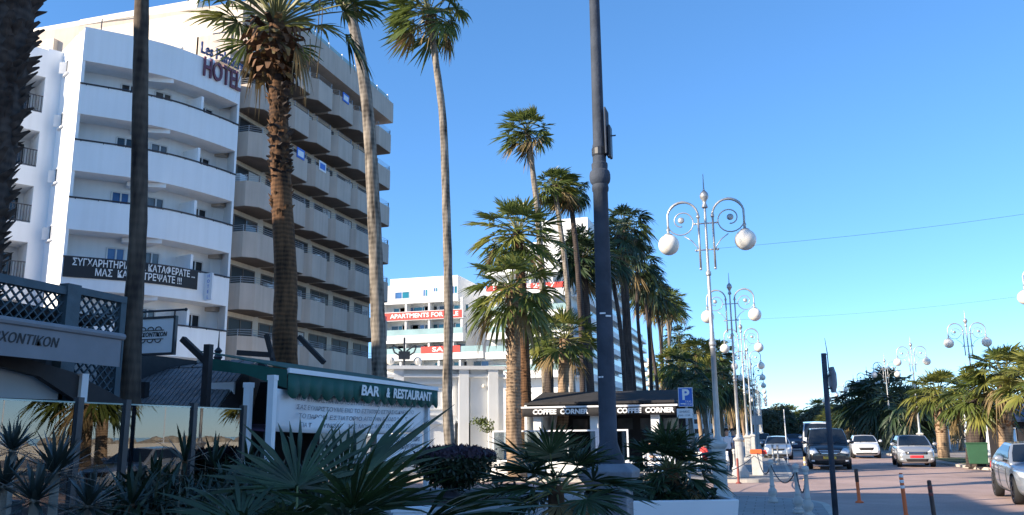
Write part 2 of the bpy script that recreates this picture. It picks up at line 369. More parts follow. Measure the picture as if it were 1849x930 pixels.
# ------------------------------------------------------------------ ground, road, pavements, sea
struct('ground', MB().bx(-1500, 46, -600, 2500, -0.6, -0.02), 'ground')
struct('sea', MB().bx(46, 2600, -600, 2500, -0.8, -0.35), 'sea')
struct('road', MB().bx(-1.6, 11.5, -60, 420, -0.3, 0.0), 'road')
struct('side_street', MB().bx(-45, -1.6, 24.2, 31.6, -0.3, -0.004), 'road')
def rounded(x0, y0, x1, y1, r, corners):
    """rectangle with chosen corners rounded: 0 sw, 1 se, 2 ne, 3 nw"""
    out = []
    for k, (cx, cy, sx, sy) in enumerate(((x0,y0,1,1),(x1,y0,-1,1),(x1,y1,-1,-1),(x0,y1,1,-1))):
        if k not in corners: out.append((cx, cy)); continue
        ox, oy = cx + sx*r, cy + sy*r
        for i in range(9):
            a = math.pi*(1 + k/2) + (math.pi/2)*i/8
            out.append((ox + r*math.cos(a), oy + r*math.sin(a)))
    return out
struct('near_pavement_kerb', MB().prism(rounded(-60, -60, 1.2, 24.0, 2.6, {2}), -0.3, 0.112), 'kerb')
struct('near_pavement', MB().prism(rounded(-59.8, -59.8, 1.04, 23.84, 2.5, {2}), -0.2, 0.12), 'pave')
struct('far_pavement_kerb', MB().prism(rounded(-60, 31.8, 0.75, 420, 2.0, {1}), -0.3, 0.112), 'kerb')
struct('far_pavement', MB().prism(rounded(-59.8, 31.96, 0.6, 419.8, 1.9, {1}), -0.2, 0.12), 'pave')
struct('promenade_kerb', MB().prism([(8.0,52),(8.3,48.2),(8.7,43.6),(9.5,41.0),(12.5,40),(44,39),(44,420),(8.0,420)], -0.3, 0.112), 'kerb')
struct('promenade', MB().prism([(8.16,52),(8.45,48.3),(8.86,43.7),(9.6,41.2),(12.5,40.2),(43.8,39.2),(43.8,419),(8.16,419)], -0.2, 0.12), 'terrace')
struct('near_promenade_kerb', MB().prism([(8.6,-60),(44,-60),(44,36),(11.5,36),(9.2,34.6),(8.6,32)], -0.3, 0.112), 'kerb')
struct('near_promenade', MB().prism([(8.76,-59.8),(43.8,-59.8),(43.8,35.8),(11.55,35.8),(9.3,34.45),(8.76,32)], -0.2, 0.12), 'terrace')
struct('beach', MB().bx(44.1, 52, -400, 600, -0.9, -0.3), 'sand')
g = MB().prism([(8.9,47.2),(9.05,44.2),(9.9,42.0),(13,41.2),(15,41.6),(15,44.4),(11,46.6),(10.5,56),(9.0,60),(8.75,50)], 0.02, 0.14)
struct('verge', g, 'grass')

# ------------------------------------------------------------------ white curved hotel (local frame: x along the street front, y into the building)
HL = Vector((-33.0, 33.4, 0)); HANG = math.atan2(0.861, 0.509)
hotel = thing('hotel', 'white hotel of curved balcony bands, the one with the black banner and rooftop letters', 'hotel', HL, HANG)
FC = [(0,0),(1,-.25),(2.3,-.56),(3.5,-.74),(4.7,-.74),(6.1,-.48),(7.7,-.02),(8.85,.42)]
def spline(pts, n):
    """smooth curve through points (Catmull-Rom)"""
    p = [pts[0]] + list(pts) + [pts[-1]]; out = []
    for i in range(1, len(p)-2):
        for k in range(n):
            t = k/n; a,b,c,d = (Vector(q) for q in p[i-1:i+3])
            out.append(0.5*((2*b) + (c-a)*t + (2*a-5*b+4*c-d)*t*t + (3*b-a-3*c+d)*t**3))
    out.append(Vector(p[-2])); return out
fc = [(q.x, q.y) for q in spline([Vector((x,y,0)) for x,y in FC], 4)]
cum = [0]
for a, b in zip(fc, fc[1:]): cum.append(cum[-1] + math.dist(a, b))
def on_front(s, out=0.0):
    """point on the curved front at arc length s, 'out' metres proud of it"""
    for i in range(len(fc)-1):
        if s <= cum[i+1] or i == len(fc)-2:
            t = (s-cum[i])/(cum[i+1]-cum[i]); a, b = fc[i], fc[i+1]
            dx, dy = b[0]-a[0], b[1]-a[1]; l = math.hypot(dx, dy)
            return (a[0]+dx*t + dy/l*out, a[1]+dy*t - dx/l*out)
def off(o): return [on_front(s, o) for s in cum]
RAILS = [19.72, 16.67, 13.62, 10.57, 7.52, 4.47]
REC = 1.55
back_line = off(-REC); ext = off(-0.0)
RX, RY = 8.85, 0.42
rear = [(RX+0.1, RY+1.3), (7.0, 6.5), (0.0, 9.0)]
b = MB()
inner = [(x, y) for x, y in back_line]
# solid core behind the loggias
core = [(0.0, 1.3)] + [(x,y) for x,y in back_line if 0.2 < x < 8.6] + [(RX, RY+1.25), (7.6, 4.2), (5.5, 9.0), (0.0, 9.0)]
b.prism(core, 0, 22.9)
body = b.build('wall', 'hotelwhite', hotel)
# top parapet, floor bands, end walls, roof edge
t = MB(); t.strip(off(0.0), off(-REC-0.05), 21.02, 22.9); t.build('roof_band', 'hotelwhite', hotel)
lv = MB()
for z in RAILS: lv.strip(off(0.0), off(-0.16), z-1.62, z-0.03)
lv.build('balcony_band', 'hotelwhite', hotel)
fl = MB()
for z in RAILS: fl.strip(off(-0.15), off(-REC-0.04), z-1.58, z-1.15)
fl.build('balcony_floor', 'hotelwhite', hotel)
e = MB()
e.bx(0.012, 0.17, 0.02, 1.32, 0, 22.85); e.build('end_wall', 'hotelwhite', hotel)
e = MB(); e.prism([(8.72, .38),(8.87,.44),(9.02,1.7),(8.85,1.74)], 0, 22.88); e.build('end_wall', 'hotelwhite', hotel)
for z in [r-1.62 for r in RAILS[:-1]] + [21.02]:
    stp = MB(); stp.prism([on_front(2.75,-.9), on_front(4.6,-.05), on_front(4.6,-1.5), on_front(2.75,-1.5)], z-0.22, z+0.02)
    stp.build('soffit_step', 'hotelwhite', hotel)
for z in RAILS[:5]:
    rl = MB(); rl.tube([(x,y,z+0.03) for x,y in off(0.03)], 0.045, 6)
    for k in range(9): x, y = on_front(0.3 + k*1.05, 0.0); rl.tube([(x,y,z-0.05),(x,y,z+0.03)], 0.025, 5)
    rl.build('handrail', 'rail', hotel)
    # partition fin, doors and windows of the loggias
    p = MB(); a0, a1 = on_front(6.55, -0.2), on_front(6.55, -REC-0.1); p.beam((a0[0],a0[1],z-0.1), (a1[0],a1[1],z-0.1), 0.16, 2.1)
    p.build('partition', 'hotelwhite', hotel)
    for s0, wdt, kind in ((2.55, 0.95, 'blueglass' if z in (13.62, 10.57) else 'darkglass'), (4.75, 1.15, 'midglass'), (7.85, 1.25, 'darkglass')):
        q0, q1 = on_front(s0-wdt/2, -REC+0.05), on_front(s0+wdt/2, -REC+0.05)
        z0, z1 = z-1.15, z+0.95
        fr = MB()
        def bar(s, za, zb, wd=0.07):
            c = on_front(s, -REC+0.05); fr.beam((c[0],c[1],za), (c[0],c[1],zb), wd, 0.1)
        bar(s0-wdt/2, z0, z1); bar(s0+wdt/2, z0, z1); bar(s0, z0, z1)
        for zz in (z0+.04, z1): fr.beam((q0[0],q0[1],zz), (q1[0],q1[1],zz), 0.1, 0.08)
        win = fr.build('window', 'frame', hotel)
        pn = MB(); g0, g1 = on_front(s0-wdt/2+.03, -REC+0.03), on_front(s0+wdt/2-.03, -REC+0.03)
        pn.beam((g0[0],g0[1],(z0+z1)/2), (g1[0],g1[1],(z0+z1)/2), 0.02, z1-z0-.05); pn.build('pane', kind, win)
# side wall windows (small, opened)
SW = [(21.55, 3.2), (18.5, 3.2), (15.4, 3.2), (12.3, 3.2), (9.2, 3.2)]
for z, y in SW:
    f_ = MB(); y -= 0.55
    f_.bx(-0.05, 0.02, y-.34, y-.28, z-.45, z+.35); f_.bx(-0.05, 0.02, y+.28, y+.34, z-.45, z+.35)
    f_.bx(-0.05, 0.02, y-.28, y+.28, z+.29, z+.35); f_.bx(-0.12, 0.02, y-.42, y+.42, z-.53, z-.45)
    win = f_.build('window', 'frame', hotel)
    MB().bx(-0.03, 0.01, y-.28, y+.28, z-.45, z+.29).build('pane', 'darkglass', win)
    MB().beam((-0.03, y+.05, z-.08), (-0.33, y+.26, z-.08), 0.03, 0.66).build('sash', 'frame', win)
# stepped wing to the left: facade at y = 3.6 with corner loggias
wg = MB(); wy = 3.6; x0, x1 = -3.0, 0.0
LOG = [20.95 - 3.05*k for k in range(7)]
wg.bx(-0.78, -0.002, wy, 8.9, 0, 22.7)                                   # solid pier next to the corner
wg.bx(-3.0, -0.78, wy+1.9, 8.9, 0, 22.6)
wg.bx(-3.0, -2.15, wy, wy+1.9, 0, 21.0)
for z in LOG: wg.bx(-2.15, -0.78, wy, wy+1.9, z-3.05+.0, z-2.0)
wg.bx(-2.15, -0.78, wy, wy+1.9, 21.0, 22.6)
wg.build('side_wing', 'hotelwhite', hotel)
for z in LOG[:6]:
    rl = MB(); rl.beam((-2.15, wy+.05, z-1.05), (-.78, wy+.05, z-1.05), .05); rl.beam((-2.15, wy+.05, z-1.92), (-.78, wy+.05, z-1.92), .04)
    for k in range(10): x = -2.08 + k*.137; rl.beam((x, wy+.05, z-1.92), (x, wy+.05, z-1.05), .03)
    rl.build('loggia_railing', 'rail', hotel)
    MB().bx(-1.75, -1.05, wy+1.87, wy+1.92, z-1.98, z-.3).build('loggia_door', 'darkglass', hotel)
# roof clutter
r_ = MB(); r_.bx(6.0, 6.5, 1.2, 1.7, 22.9, 23.5); r_.tube([(5.4,1.3,22.9),(5.4,1.3,23.7),(5.55,1.1,23.85)], .08, 8); r_.build('vent', 'concrete', hotel)
r_ = MB(); r_.ball((7.2,1.0,23.35), .34, 12, 8, (1,.35,1)); r_.tube([(7.2,1.1,22.9),(7.2,1.1,23.3)], .04, 6); r_.build('satellite_dish', 'whitemetal', hotel)
MB().tube([(1.0,.8,22.9),(1.0,.8,24.0)], .03, 5).build('mast', 'rail', hotel)
# rooftop letters
def wr(s0, z0, out, k=1.0):
    def f(x, y, z):
        q = on_front(s0 + x, out + z); return Vector((q[0], q[1], z0 + y))
    return f
TL = cum[-1]
text('HOTEL', 1.62, None, None, None, 'maroon', hotel, 'roof_letters', .05, 0, 0.022, width=2.75, wrap=wr(TL-1.5, 22.3, .10))
text('Les Palmiers', 0.95, None, None, None, 'navy', hotel, 'roof_script_letters', .05, 0, 0.012, width=3.1, wrap=wr(TL-1.55, 23.38, .10))
# banner on the fourth band, and the small vertical sign: they hang on the hotel, things of their own
def on_hotel(o):
    o.location = HL; o.rotation_euler = (0, 0, HANG)
bz = RAILS[3]
bn = MB(); ss = [0.06 + 6.75*k/40 for k in range(41)]
bn.strip([on_front(s, .06 + .012*math.sin(s*2.3)) for s in ss], [on_front(s, .035) for s in ss], bz-1.0, bz+.02)
ban = bn.build('banner', 'ink'); on_hotel(ban); tag(ban, 'long black cloth banner with white Greek capitals tied to a curved hotel balcony', 'banner')
text('ΣΥΓΧΑΡΗΤΗΡΙΑ , ΤΑ ΚΑΤΑΦΕΡΑΤΕ ...', .5, None, None, None, 'letterwhite', ban, 'banner_lettering', .004, 0, .008, width=6.15, wrap=wr(3.52, bz-.24, .09))
text('ΜΑΣ  ΚΑΤΑΣΤΡΕΨΑΤΕ !!!', .5, None, None, None, 'letterwhite', ban, 'banner_lettering', .004, 0, .008, width=4.3, wrap=wr(3.65, bz-.70, .09))
a0, a1 = on_front(7.35, .05), on_front(7.35, .62)
vsg = MB(); vsg.beam((a0[0],a0[1],bz-.78), (a1[0],a1[1],bz-.78), .10, 1.5); vsg = vsg.build('projecting_sign', 'signwhite'); on_hotel(vsg)
tag(vsg, 'small white upright board with blue letters sticking out from the hotel balcony', 'sign')
nd = (Vector(a1+(0,)) - Vector(a0+(0,))).normalized(); side = Vector((nd.y, -nd.x, 0)) if Vector((nd.y, -nd.x, 0)).x < 0 else Vector((-nd.y, nd.x, 0))
mid = (Vector(a0+(0,)) + Vector(a1+(0,)))/2
for k, ch in enumerate('HOTEL'):
    text(ch, .26, mid + side*.056 + Vector((0,0,bz-.2-.29*k)), nd, ZAX, 'blue', vsg, 'sign_letter', .004)

# ------------------------------------------------------------------ taupe block with chamfered balconies
TX = -29.8
tan = thing('apartment_hotel', 'tall taupe block of stacked chamfered balconies with cream walls and a deep roof fascia', 'building')
YS = [42.1, 45.6, 48.5, 51.55, 54.75, 58.1, 61.5]
b = MB(); b.bx(-48, TX, 42.4, 61.2, 0, 28.3); b.bx(-48, -44, 42.0, 61.2, 0, 27.9); b.build('wall', 'cream', tan)
r_ = MB(); r_.prism([(-48,42.2),(-28.4,42.9),(-28.2,43.2),(-28.2,61.5),(-48,61.5)], 27.05, 28.75); r_.build('roof_fascia', 'taupe', tan)
for k in range(9): y = 45+2.0*k; MB().bx(-28.6,-28.5,y,y+.1,28.75,29.45).build('roof_post', 'whitemetal', tan)
MB().bx(-28.57,-28.54,44,61.3,28.85,29.35).build('roof_glass', 'balglass', tan)
ph = MB(); ph.bx(-46,-36,46,58,28.75,31.5); ph.build('rooftop_housing', 'creamlight', tan)
pp = MB(); pp.bx(-47.6,-37.5,42.38,42.5,28.75,29.1); pp.build('roof_parapet', 'creamlight', tan)
FZ = [7.4 + 3.08*k for k in range(7)]
FZ = [4.32] + FZ
sk = 0
for zt in FZ[::-1]:
    if zt > 26.5: continue
    for c in range(6):
        y0, y1 = YS[c], YS[c+1]; yb = y1-.22
        pol = [(TX-.02, y0+.12), (TX+1.0, y0+.12), (TX+1.6, y0+.75), (TX+1.6, yb-.15), (TX+1.45, yb), (TX-.02, yb)]
        pin = [(TX-.01, y0+.24), (TX+.95, y0+.24), (TX+1.48, y0+.80), (TX+1.48, yb-.22), (TX+1.4, yb-.12), (TX-.01, yb-.12)]
        bl = MB(); bl.prism(pol, zt-1.54, zt-1.30)
        for i in range(len(pol)-1):
            bl.strip([pol[i], pol[i+1]], [pin[i], pin[i+1]], zt-1.30, zt)
        bo = bl.build('balcony', 'taupe', tan)
        so2 = MB(); so2.prism([(x if x < TX+.1 else x-.03, min(max(y, y0+.15), yb-.03)) for x, y in pol], zt-1.57, zt-1.541); so2.build('soffit', 'soffit', bo)  # thin dark sheet under the slab, its shade put in as colour
        rg = MB()
        for dz in (.12,.25,.38):
            rg.tube([(x,y,zt+dz) for x,y in [((p[0]+q[0])/2,(p[1]+q[1])/2) for p,q in zip(pol,pin)]], .015, 4)
        for p,q in list(zip(pol,pin))[1:5]: rg.beam(((p[0]+q[0])/2,(p[1]+q[1])/2,zt-.02), ((p[0]+q[0])/2,(p[1]+q[1])/2,zt+.4), .035)
        rg.build('balcony_railing', 'railgrey', bo)
        if rnd.random() < .3: MB().bx(TX+.02, TX+.32, y0+.5, y0+1.25, zt+.15, zt+.62).build('air_conditioner', 'whitemetal', tan)
        # sliding door and its frame
        ym = (y0+yb)/2 + .12; wd = 1.18
        fr = MB(); zz0, zz1 = zt-1.26, zt+1.22
        fr.bx(TX-.02,TX+.05,ym-wd-.07,ym-wd,zz0,zz1); fr.bx(TX-.02,TX+.05,ym+wd,ym+wd+.07,zz0,zz1); fr.bx(TX-.02,TX+.05,ym-wd,ym+wd,zz1-.07,zz1); fr.bx(TX-.02,TX+.045,ym-.03,ym+.03,zz0,zz1-.07)
        wo = fr.build('window', 'brownframe', tan)
        MB().bx(TX-.02,TX+.02,ym-wd,ym-.03,zz0,zz1-.07).build('pane', 'dimglass', wo)
        MB().bx(TX-.02,TX+.02,ym+.03,ym+wd,zz0,zz1-.07).build('pane', rnd.choice(['dimglass','dimglass','dimglass','midglass','shadeboard']) , wo)
# small corner balconies on the sunlit south wall
for zt in FZ[2:]:
    bl = MB(); bl.bx(-32.2, TX+.05, 41.3, 42.42, zt-1.72, zt-1.42); bl.bx(-32.2,-32.08,41.3,42.42,zt-1.42,zt); bl.bx(-32.2,TX+.05,41.3,41.42,zt-1.42,zt); bl.build('corner_balcony', 'taupe', tan)
    d_ = MB().bx(-31.9,-30.4,42.36,42.42,zt-1.4,zt+.7); d_.build('corner_window', 'darkglass', tan)
for z in (13.5, 19.7): 
    pass
rebase(tan, (-38, 52, 0))
for (c, f_, col, lab) in ((3, 6, 'blue', 'blue patterned towel over the railing high under the roof fascia'), (1, 4, 'blue', 'blue and white towel on a railing right beside the big palm trunk'), (2, 4, 'signwhite', 'pale towel with blue border on a railing of the taupe block')):
    zt = FZ[f_+1] if f_+1 < len(FZ) else FZ[-1]; y0 = YS[c]+1.1
    m_ = MB(); m_.bx(TX+1.62, TX+1.65, y0, y0+.95, zt-.25, zt+.42); m_.cur = 1; m_.bx(TX+1.645, TX+1.66, y0+.12, y0+.83, zt-.12, zt+.28)
    tw = m_.build('towel', [col, 'signwhite' if col == 'blue' else 'blue']); tag(tw, lab, 'towel', 'towels drying on balconies')

# ------------------------------------------------------------------ white apartment buildings in the sun
def windows_row(par, y, x, z, ww, wh, mats, frame='frame'):
    f_ = MB(); f_.bx(x, x+.09, y-.06, y+.02, z, z+wh); f_.bx(x+ww-.09, x+ww, y-.06, y+.02, z, z+wh); f_.bx(x+.09, x+ww-.09, y-.06, y+.02, z+wh-.09, z+wh)
    f_.bx(x+.09, x+ww-.09, y-.06, y+.02, z, z+.07); f_.bx(x+ww/2-.04, x+ww/2+.04, y-.06, y+.02, z+.07, z+wh-.09)
    o = f_.build('window', frame, par)
    MB().bx(x+.09, x+ww/2-.04, y-.03, y+.01, z+.07, z+wh-.09).build('pane', mats[0], o)
    MB().bx(x+ww/2+.04, x+ww-.09, y-.03, y+.01, z+.07, z+wh-.09).build('pane', mats[-1], o)
    return o
AY = 128.0
def ax(u, v=560): return at(u, v, Y=AY).x
def az(v, u=770): return at(u, v, Y=AY).z
apL = thing('apartment_block', 'lower white apartment block with red sale banners and stepped terraces', 'apartments')
XL, XR = ax(688), ax(836)
b = MB(); b.bx(XL, XR-.2, AY+2, AY+24, 0, az(545)); b.bx(ax(703), ax(826), AY+.1, AY+24, az(546), az(500)); b.bx(ax(735), ax(800), AY+5, AY+20, az(501), az(494)); b.bx(XL, ax(703), AY+.1, AY+20, az(546), az(512))
b.bx(XR-.21, ax(872), AY+7, AY+24, 0, az(536)); b.build('wall', 'white', apL)
def terrace(par, x0, x1, yf, zs, zp, glass, piers, mat_='white', ph=2.6):
    """floor slab with its front edge from zs to zp, a glass rail above it and dividing piers"""
    s_ = MB(); s_.bx(x0, x1, yf, yf+2.05, zs, zs+.3); s_.bx(x0, x1, yf, yf+.16, zs+.3, zp); s_.build('terrace_slab', mat_, par)
    if glass: MB().bx(x0+.1, x1-.1, yf+.05, yf+.09, zp+.02, zp+.95).build('balcony_glass', 'balglass', par)
    for x in piers: MB().bx(x, x+.3, yf+.25, yf+2.0, zs+.3, zs+ph).build('pier', mat_, par)
PL = [XL, ax(730), ax(772), XR-.5]
terrace(apL, XL, XR, AY, az(577), az(561), False, PL, ph=3.4)
terrace(apL, XL, XR, AY, az(618), az(604), True, PL, ph=4.2)
terrace(apL, XL, ax(872), AY, az(650), az(638), True, [XL, ax(730), ax(772), ax(815)], ph=3.3)
terrace(apL, XL, ax(872), AY, az(690), az(676), True, [XL, ax(722), ax(756), ax(790), ax(828)], ph=3.4)
for i, (yb, yt, us) in enumerate(((562,550,(702,712,738,758,785,805)),(602,583,(698,718,736,758,782,812)),(636,621,(694,710,740,758,786,806)),(675,653,(698,733,778,812,848)),(714,694,(698,733,778,812)))):
    for j, u in enumerate(us):
        ww = (2.3, 2.6, 3.2)[(i+j) % 3]
        windows_row(apL, AY+1.98, ax(u), az(yb), ww, az(yt)-az(yb), [('tealglass','darkglass','tealglass')[(i+j)%3], ('darkglass','tealglass','blueglass')[(i+2*j)%3]])
for u0, u1, yb, yt in ((712,739,537,524),(763,772,535,522),(782,790,528,520),(814,826,533,519)):
    windows_row(apL, AY+.08, ax(u0), az(yb), ax(u1)-ax(u0), az(yt)-az(yb), ['blueglass','tealglass'])
rebase(apL, ((XL+XR)/2, AY+12, 0))
def banner(name, words, x0, x1, z0, z1, lab, y=AY-.02, size=1.0, tx=None):
    o = MB().bx(x0, x1, y-.03, y, z0, z1).build(name, 'red'); tag(o, lab, 'banner', 'red banners on the white apartments')
    if words: text(words, size, ((tx[0]+tx[1])/2, y-.036, (z0+z1)/2), XAX, ZAX, 'letterwhite', o, 'banner_lettering', .005, 0, .02, width=tx[1]-tx[0])
    return o
banner('banner', 'APARTMENTS FOR SALE', ax(690), ax(834), az(576), az(562), 'longest red banner with white capitals reading apartments for sale', tx=(ax(705), ax(828)))
banner('banner', 'SALE', ax(761), ax(831), az(638), az(626), 'short red banner below the longest one reading only sale', tx=(ax(781), ax(818)))
apR = thing('apartment_tower', 'tall white apartment tower behind palms with a cubic top and teal windows', 'apartments')
X0, X1 = ax(876), ax(1029)
b = MB(); b.bx(X0+.3, X1-.3, AY+2.2, AY+46, 0, az(492, 960)); b.bx(ax(893), ax(985), AY+10, AY+40, az(494, 960), az(414, 940)); b.bx(ax(955), ax(1045), AY+9, AY+38, az(494, 960), az(372, 990)); b.bx(ax(975), ax(1015), AY+14, AY+30, az(375, 990), az(366, 990))
b.build('wall', 'white', apR)
MB().bx(X0, X1+1.2, AY+.2, AY+46, az(493, 960), az(483, 960)).build('roof_slab', 'white', apR)
for i, (ys, yp) in enumerate(((536,523),(573,561),(610,598),(646,633),(682,669))):
    zs, zp = az(ys, 950), az(yp, 950)
    terrace(apR, X0, X1, AY+.1, zs, zp, True, [ax(915), ax(955), ax(995)], ph=2.9)
    s_ = MB(); s_.bx(X1-.31, X1+1.1, AY+2.2, AY+45, zs, zs+.3); s_.bx(X1+.95, X1+1.1, AY+2.2, AY+45, zs+.3, zp); s_.build('terrace_slab', 'white', apR)
    MB().bx(X1+1.0, X1+1.04, AY+2.3, AY+44.9, zp+.02, zp+.95).build('balcony_glass', 'balglass', apR)
    for j, u in enumerate((883, 912, 945, 975, 1003)):
        windows_row(apR, AY+2.18, ax(u), zp+.15 if False else zs+.35, 2.1, 2.0, [('tealglass','darkglass')[(i+j) % 2], ('tealglass','darkglass','tealglass')[(i+j) % 3]])
    for y in (136, 143, 150, 157, 164): MB().bx(X1-.33, X1-.26, y, y+3.2, zs+.35, zs+2.5).build('side_window', 'darkglass', apR)
for u, v in ((905,447),(935,450),(1010,410),(1022,440)): windows_row(apR, AY+9.98 if u < 955 else AY+8.98, ax(u), az(v, u), 1.8, 1.3, ['midglass'])
rebase(apR, ((X0+X1)/2, AY+20, 0))
banner('banner', 'FOR SALE 24 - 7', ax(878), ax(1022), az(522, 950), az(512, 950), 'red banner half hidden by palm fronds on the taller white tower', AY+.06, tx=(ax(890), ax(1002)))
def rear_block(x0, x1, y0, y1, h, n, lab, m='white', dz=3.1):
    o = thing('apartment_block', lab, 'apartments')
    MB().bx(x0, x1, y0, y1, 0, h).build('wall', m, o)
    for k in range(n):
        z = h - 2.9 - dz*k
        if z < 2: break
        s_ = MB(); s_.bx(x1-.01, x1+1.3, y0+.4, y1-.4, z-.3, z); s_.bx(x0+1, x1, y0-1.0, y0+.01, z-.3, z); s_.build('balcony_slab', m, o)
        MB().bx(x1+1.22, x1+1.26, y0+.5, y1-.5, z+.06, z+1.0).build('balcony_glass', 'balglass', o)
        yy = y0+1.5
        while yy < y1-2.5:
            MB().bx(x1-.02, x1+.04, yy, yy+1.9, z+.02, z+2.1).build('window', 'darkglass', o); yy += 4.2
        MB().bx(x0+2, x0+4, y0-.04, y0+.02, z+.02, z+2.1).build('window', 'tealglass', o)
    return rebase(o, ((x0+x1)/2, (y0+y1)/2, 0))
rear_block(-46, at(1068,600,Y=186).x, 186, 232, 40, 11, 'white balconied block receding behind the darkest palm trunks')
rear_block(-50, at(1122,600,Y=245).x, 245, 290, 34, 9, 'pale far block whose corner shows between thin palm trunks', 'creamlight')
rear_block(-52, at(1170,600,Y=300).x, 300, 350, 27, 7, 'farthest pale block on the left, low behind the palms', 'creamlight')

# ------------------------------------------------------------------ buildings behind the photographer's left shoulder (unseen, added and sized to shade the terraces)
def unseen_block(x0, x1, y0, y1, h, lab):
    o = thing('unseen_building', lab, 'building')
    MB().bx(x0, x1, y0, y1, 0, h).build('wall', 'creamlight', o)
    MB().bx(x0-.15, x1+.15, y0-.15, y1+.15, h, h+.35).build('cornice', 'white', o)
    z = 1.2; k = 0
    while z < h-2:
        y = y0+1.5
        while y < y1-2: MB().bx(x1-.02, x1+.05, y, y+1.4, z, z+1.5).build('window', 'darkglass', o); y += 4.6
        x = x0+1.5
        while x < x1-2: MB().bx(x, x+1.4, y1-.02, y1+.05, z, z+1.5).build('window', 'darkglass', o); x += 4.6
        z += 3.2
    return rebase(o, ((x0+x1)/2, (y0+y1)/2, 0))
unseen_block(-29.9, -17.6, -22, 8.2, 12.65, 'unseen cream street building just outside the left edge, four storeys')
unseen_block(-62, -30.4, -22, 7.4, 15.4, 'unseen taller cream street building farther behind the left edge')

# ------------------------------------------------------------------ low white moulded building beyond the tall thin palm
low = thing('restaurant_building', 'low white building with moulded wall panels beside the cafe', 'building')
LY = 38.0; x0, x1 = -16.95, -11.9; zt = 4.65
b = MB(); b.bx(x0, x1, LY, LY+9, 0, zt); b.bx(-13.2, x1+.25, LY-.12, LY+9, 0, zt+.02) ; b.build('wall', 'white', low)
mo = MB()
def panel(xa, xb, za, zb, y, d=.12, t_=.11):
    mo.bx(xa, xb, y-d, y+.01, za, za+t_); mo.bx(xa, xb, y-d, y+.01, zb-t_, zb); mo.bx(xa, xa+t_, y-d, y+.01, za+t_, zb-t_); mo.bx(xb-t_, xb, y-d, y+.01, za+t_, zb-t_)
panel(-16.0,-13.9,2.6,4.1,LY); panel(-15.5,-14.4,2.85,3.85,LY,.07,.06)
mo.bx(x0-.1, x1+.35, LY-.45, LY+9, zt, zt+.16); mo.bx(x0-.05, x1+.3, LY-.3, LY, zt-.35, zt-.22); mo.bx(-16.7,-16.25,LY-.3,LY+.01,0,zt); mo.bx(-13.75,-13.3,LY-.35,LY+.01,0,zt); mo.bx(-12.4,-11.95,LY-.4,LY-.1,0,zt); mo.bx(-16.0,-13.9,LY-.14,LY+.01,2.2,2.4)
for ya in (38.6, 41.5, 44.3):
    mo.bx(x1+.24, x1+.3, ya, ya+2.2, 1.2, 1.3); mo.bx(x1+.24, x1+.3, ya, ya+2.2, 3.9, 4.0); mo.bx(x1+.24, x1+.3, ya, ya+.1, 1.3, 3.9); mo.bx(x1+.24, x1+.3, ya+2.1, ya+2.2, 1.3, 3.9)
mo.build('wall_moulding', 'white', low)
windows_row(low, LY, at(822,760,Y=LY).x, 1.1, 1.0, 1.25, ['darkglass'])
for k in range(4): MB().bx(at(822,760,Y=LY).x+.15+.2*k, at(822,760,Y=LY).x+.18+.2*k, LY-.14, LY-.11, 1.1, 2.35).build('window_bar', 'rail', low)
MB().ball((-12.6, LY-.25, 3.9), .09, 8, 6).build('wall_light', 'globe', low)
for x, y in ((-16.9, LY-.45),):
    l_ = MB(); l_.tube([(x,y+.3,3.4),(x,y,3.5),(x,y-.1,3.35)], .03, 6); l_.build('lamp_bracket', 'darkmetal', low)
    MB().ball((x, y-.1, 3.15), .17, 10, 8).build('lamp_globe', 'globe', low)
rebase(low, (-15, 42, 0.1))
LROT = rad(28)
def turn(p):
    d = Vector((p[0]-x1, p[1]-LY)); c, s = math.cos(LROT), math.sin(LROT); return (x1+d.x*c-d.y*s, LY+d.x*s+d.y*c)
low.location.xy = turn((-15, 42)); low.rotation_euler.z = LROT
cr = thing('wall_lantern', 'curled black lantern with two globes standing on the low white building', 'lantern')
m_ = MB()
for sx in (-1, 1):
    m_.tube([(-16.2+sx*(.1+.45*math.sin(a)), LY+.3, zt+.15+.55+.42*math.sin(a+.4)*(.6 if a > 2 else 1)) for a in [k*.28 for k in range(11)]], .035, 6)
m_.tube([(-16.2, LY+.3, zt), (-16.2, LY+.3, zt+1.5)], .05, 6); m_.bx(-16.45,-15.95,LY+.1,LY+.5,zt+.5,zt+.85); m_.build('bracket', 'darkmetal', cr)
for sx in (-1, 1): MB().ball((-16.2+sx*.62, LY+.3, zt+.42), .19, 10, 8).build('globe', 'globe', cr)
rebase(cr, (-16.2, LY+.3, zt)); cr.location.xy = turn((-16.2, LY+.3)); cr.rotation_euler.z = LROT

# ------------------------------------------------------------------ lattice pavilion with the grey awning (left edge)
pav = thing('lattice_pavilion', 'dark teal timber pavilion of diagonal lattice at the left edge', 'pavilion')
PX = -9.2
def lattice(y0, y1, z0, z1, x=PX, step=.135, wd=.034):
    m_ = MB()
    L_ = y1-y0; H_ = z1-z0
    for sgn in (1, -1):
        c = -H_
        while c < L_:
            # line y = c + s, z = s (s along height), clipped to the panel
            s0 = max(0, -c); s1 = min(H_, L_-c)
            if s1 - s0 > .03:
                ya, yb = c+s0, c+s1; za, zb = s0, s1
                if sgn < 0: ya, yb = L_-ya, L_-yb
                dx = .008*sgn
                m_.beam((x+dx, y0+ya, z0+za), (x+dx, y0+yb, z0+zb), wd, .014)
            c += step*1.414*.78
    return m_
lattice(5.6, 9.38, 3.16, 3.70).build('lattice_panel', 'lattice', pav)
lattice(9.62, 10.45, 1.3, 3.74).build('lattice_panel', 'lattice', pav)
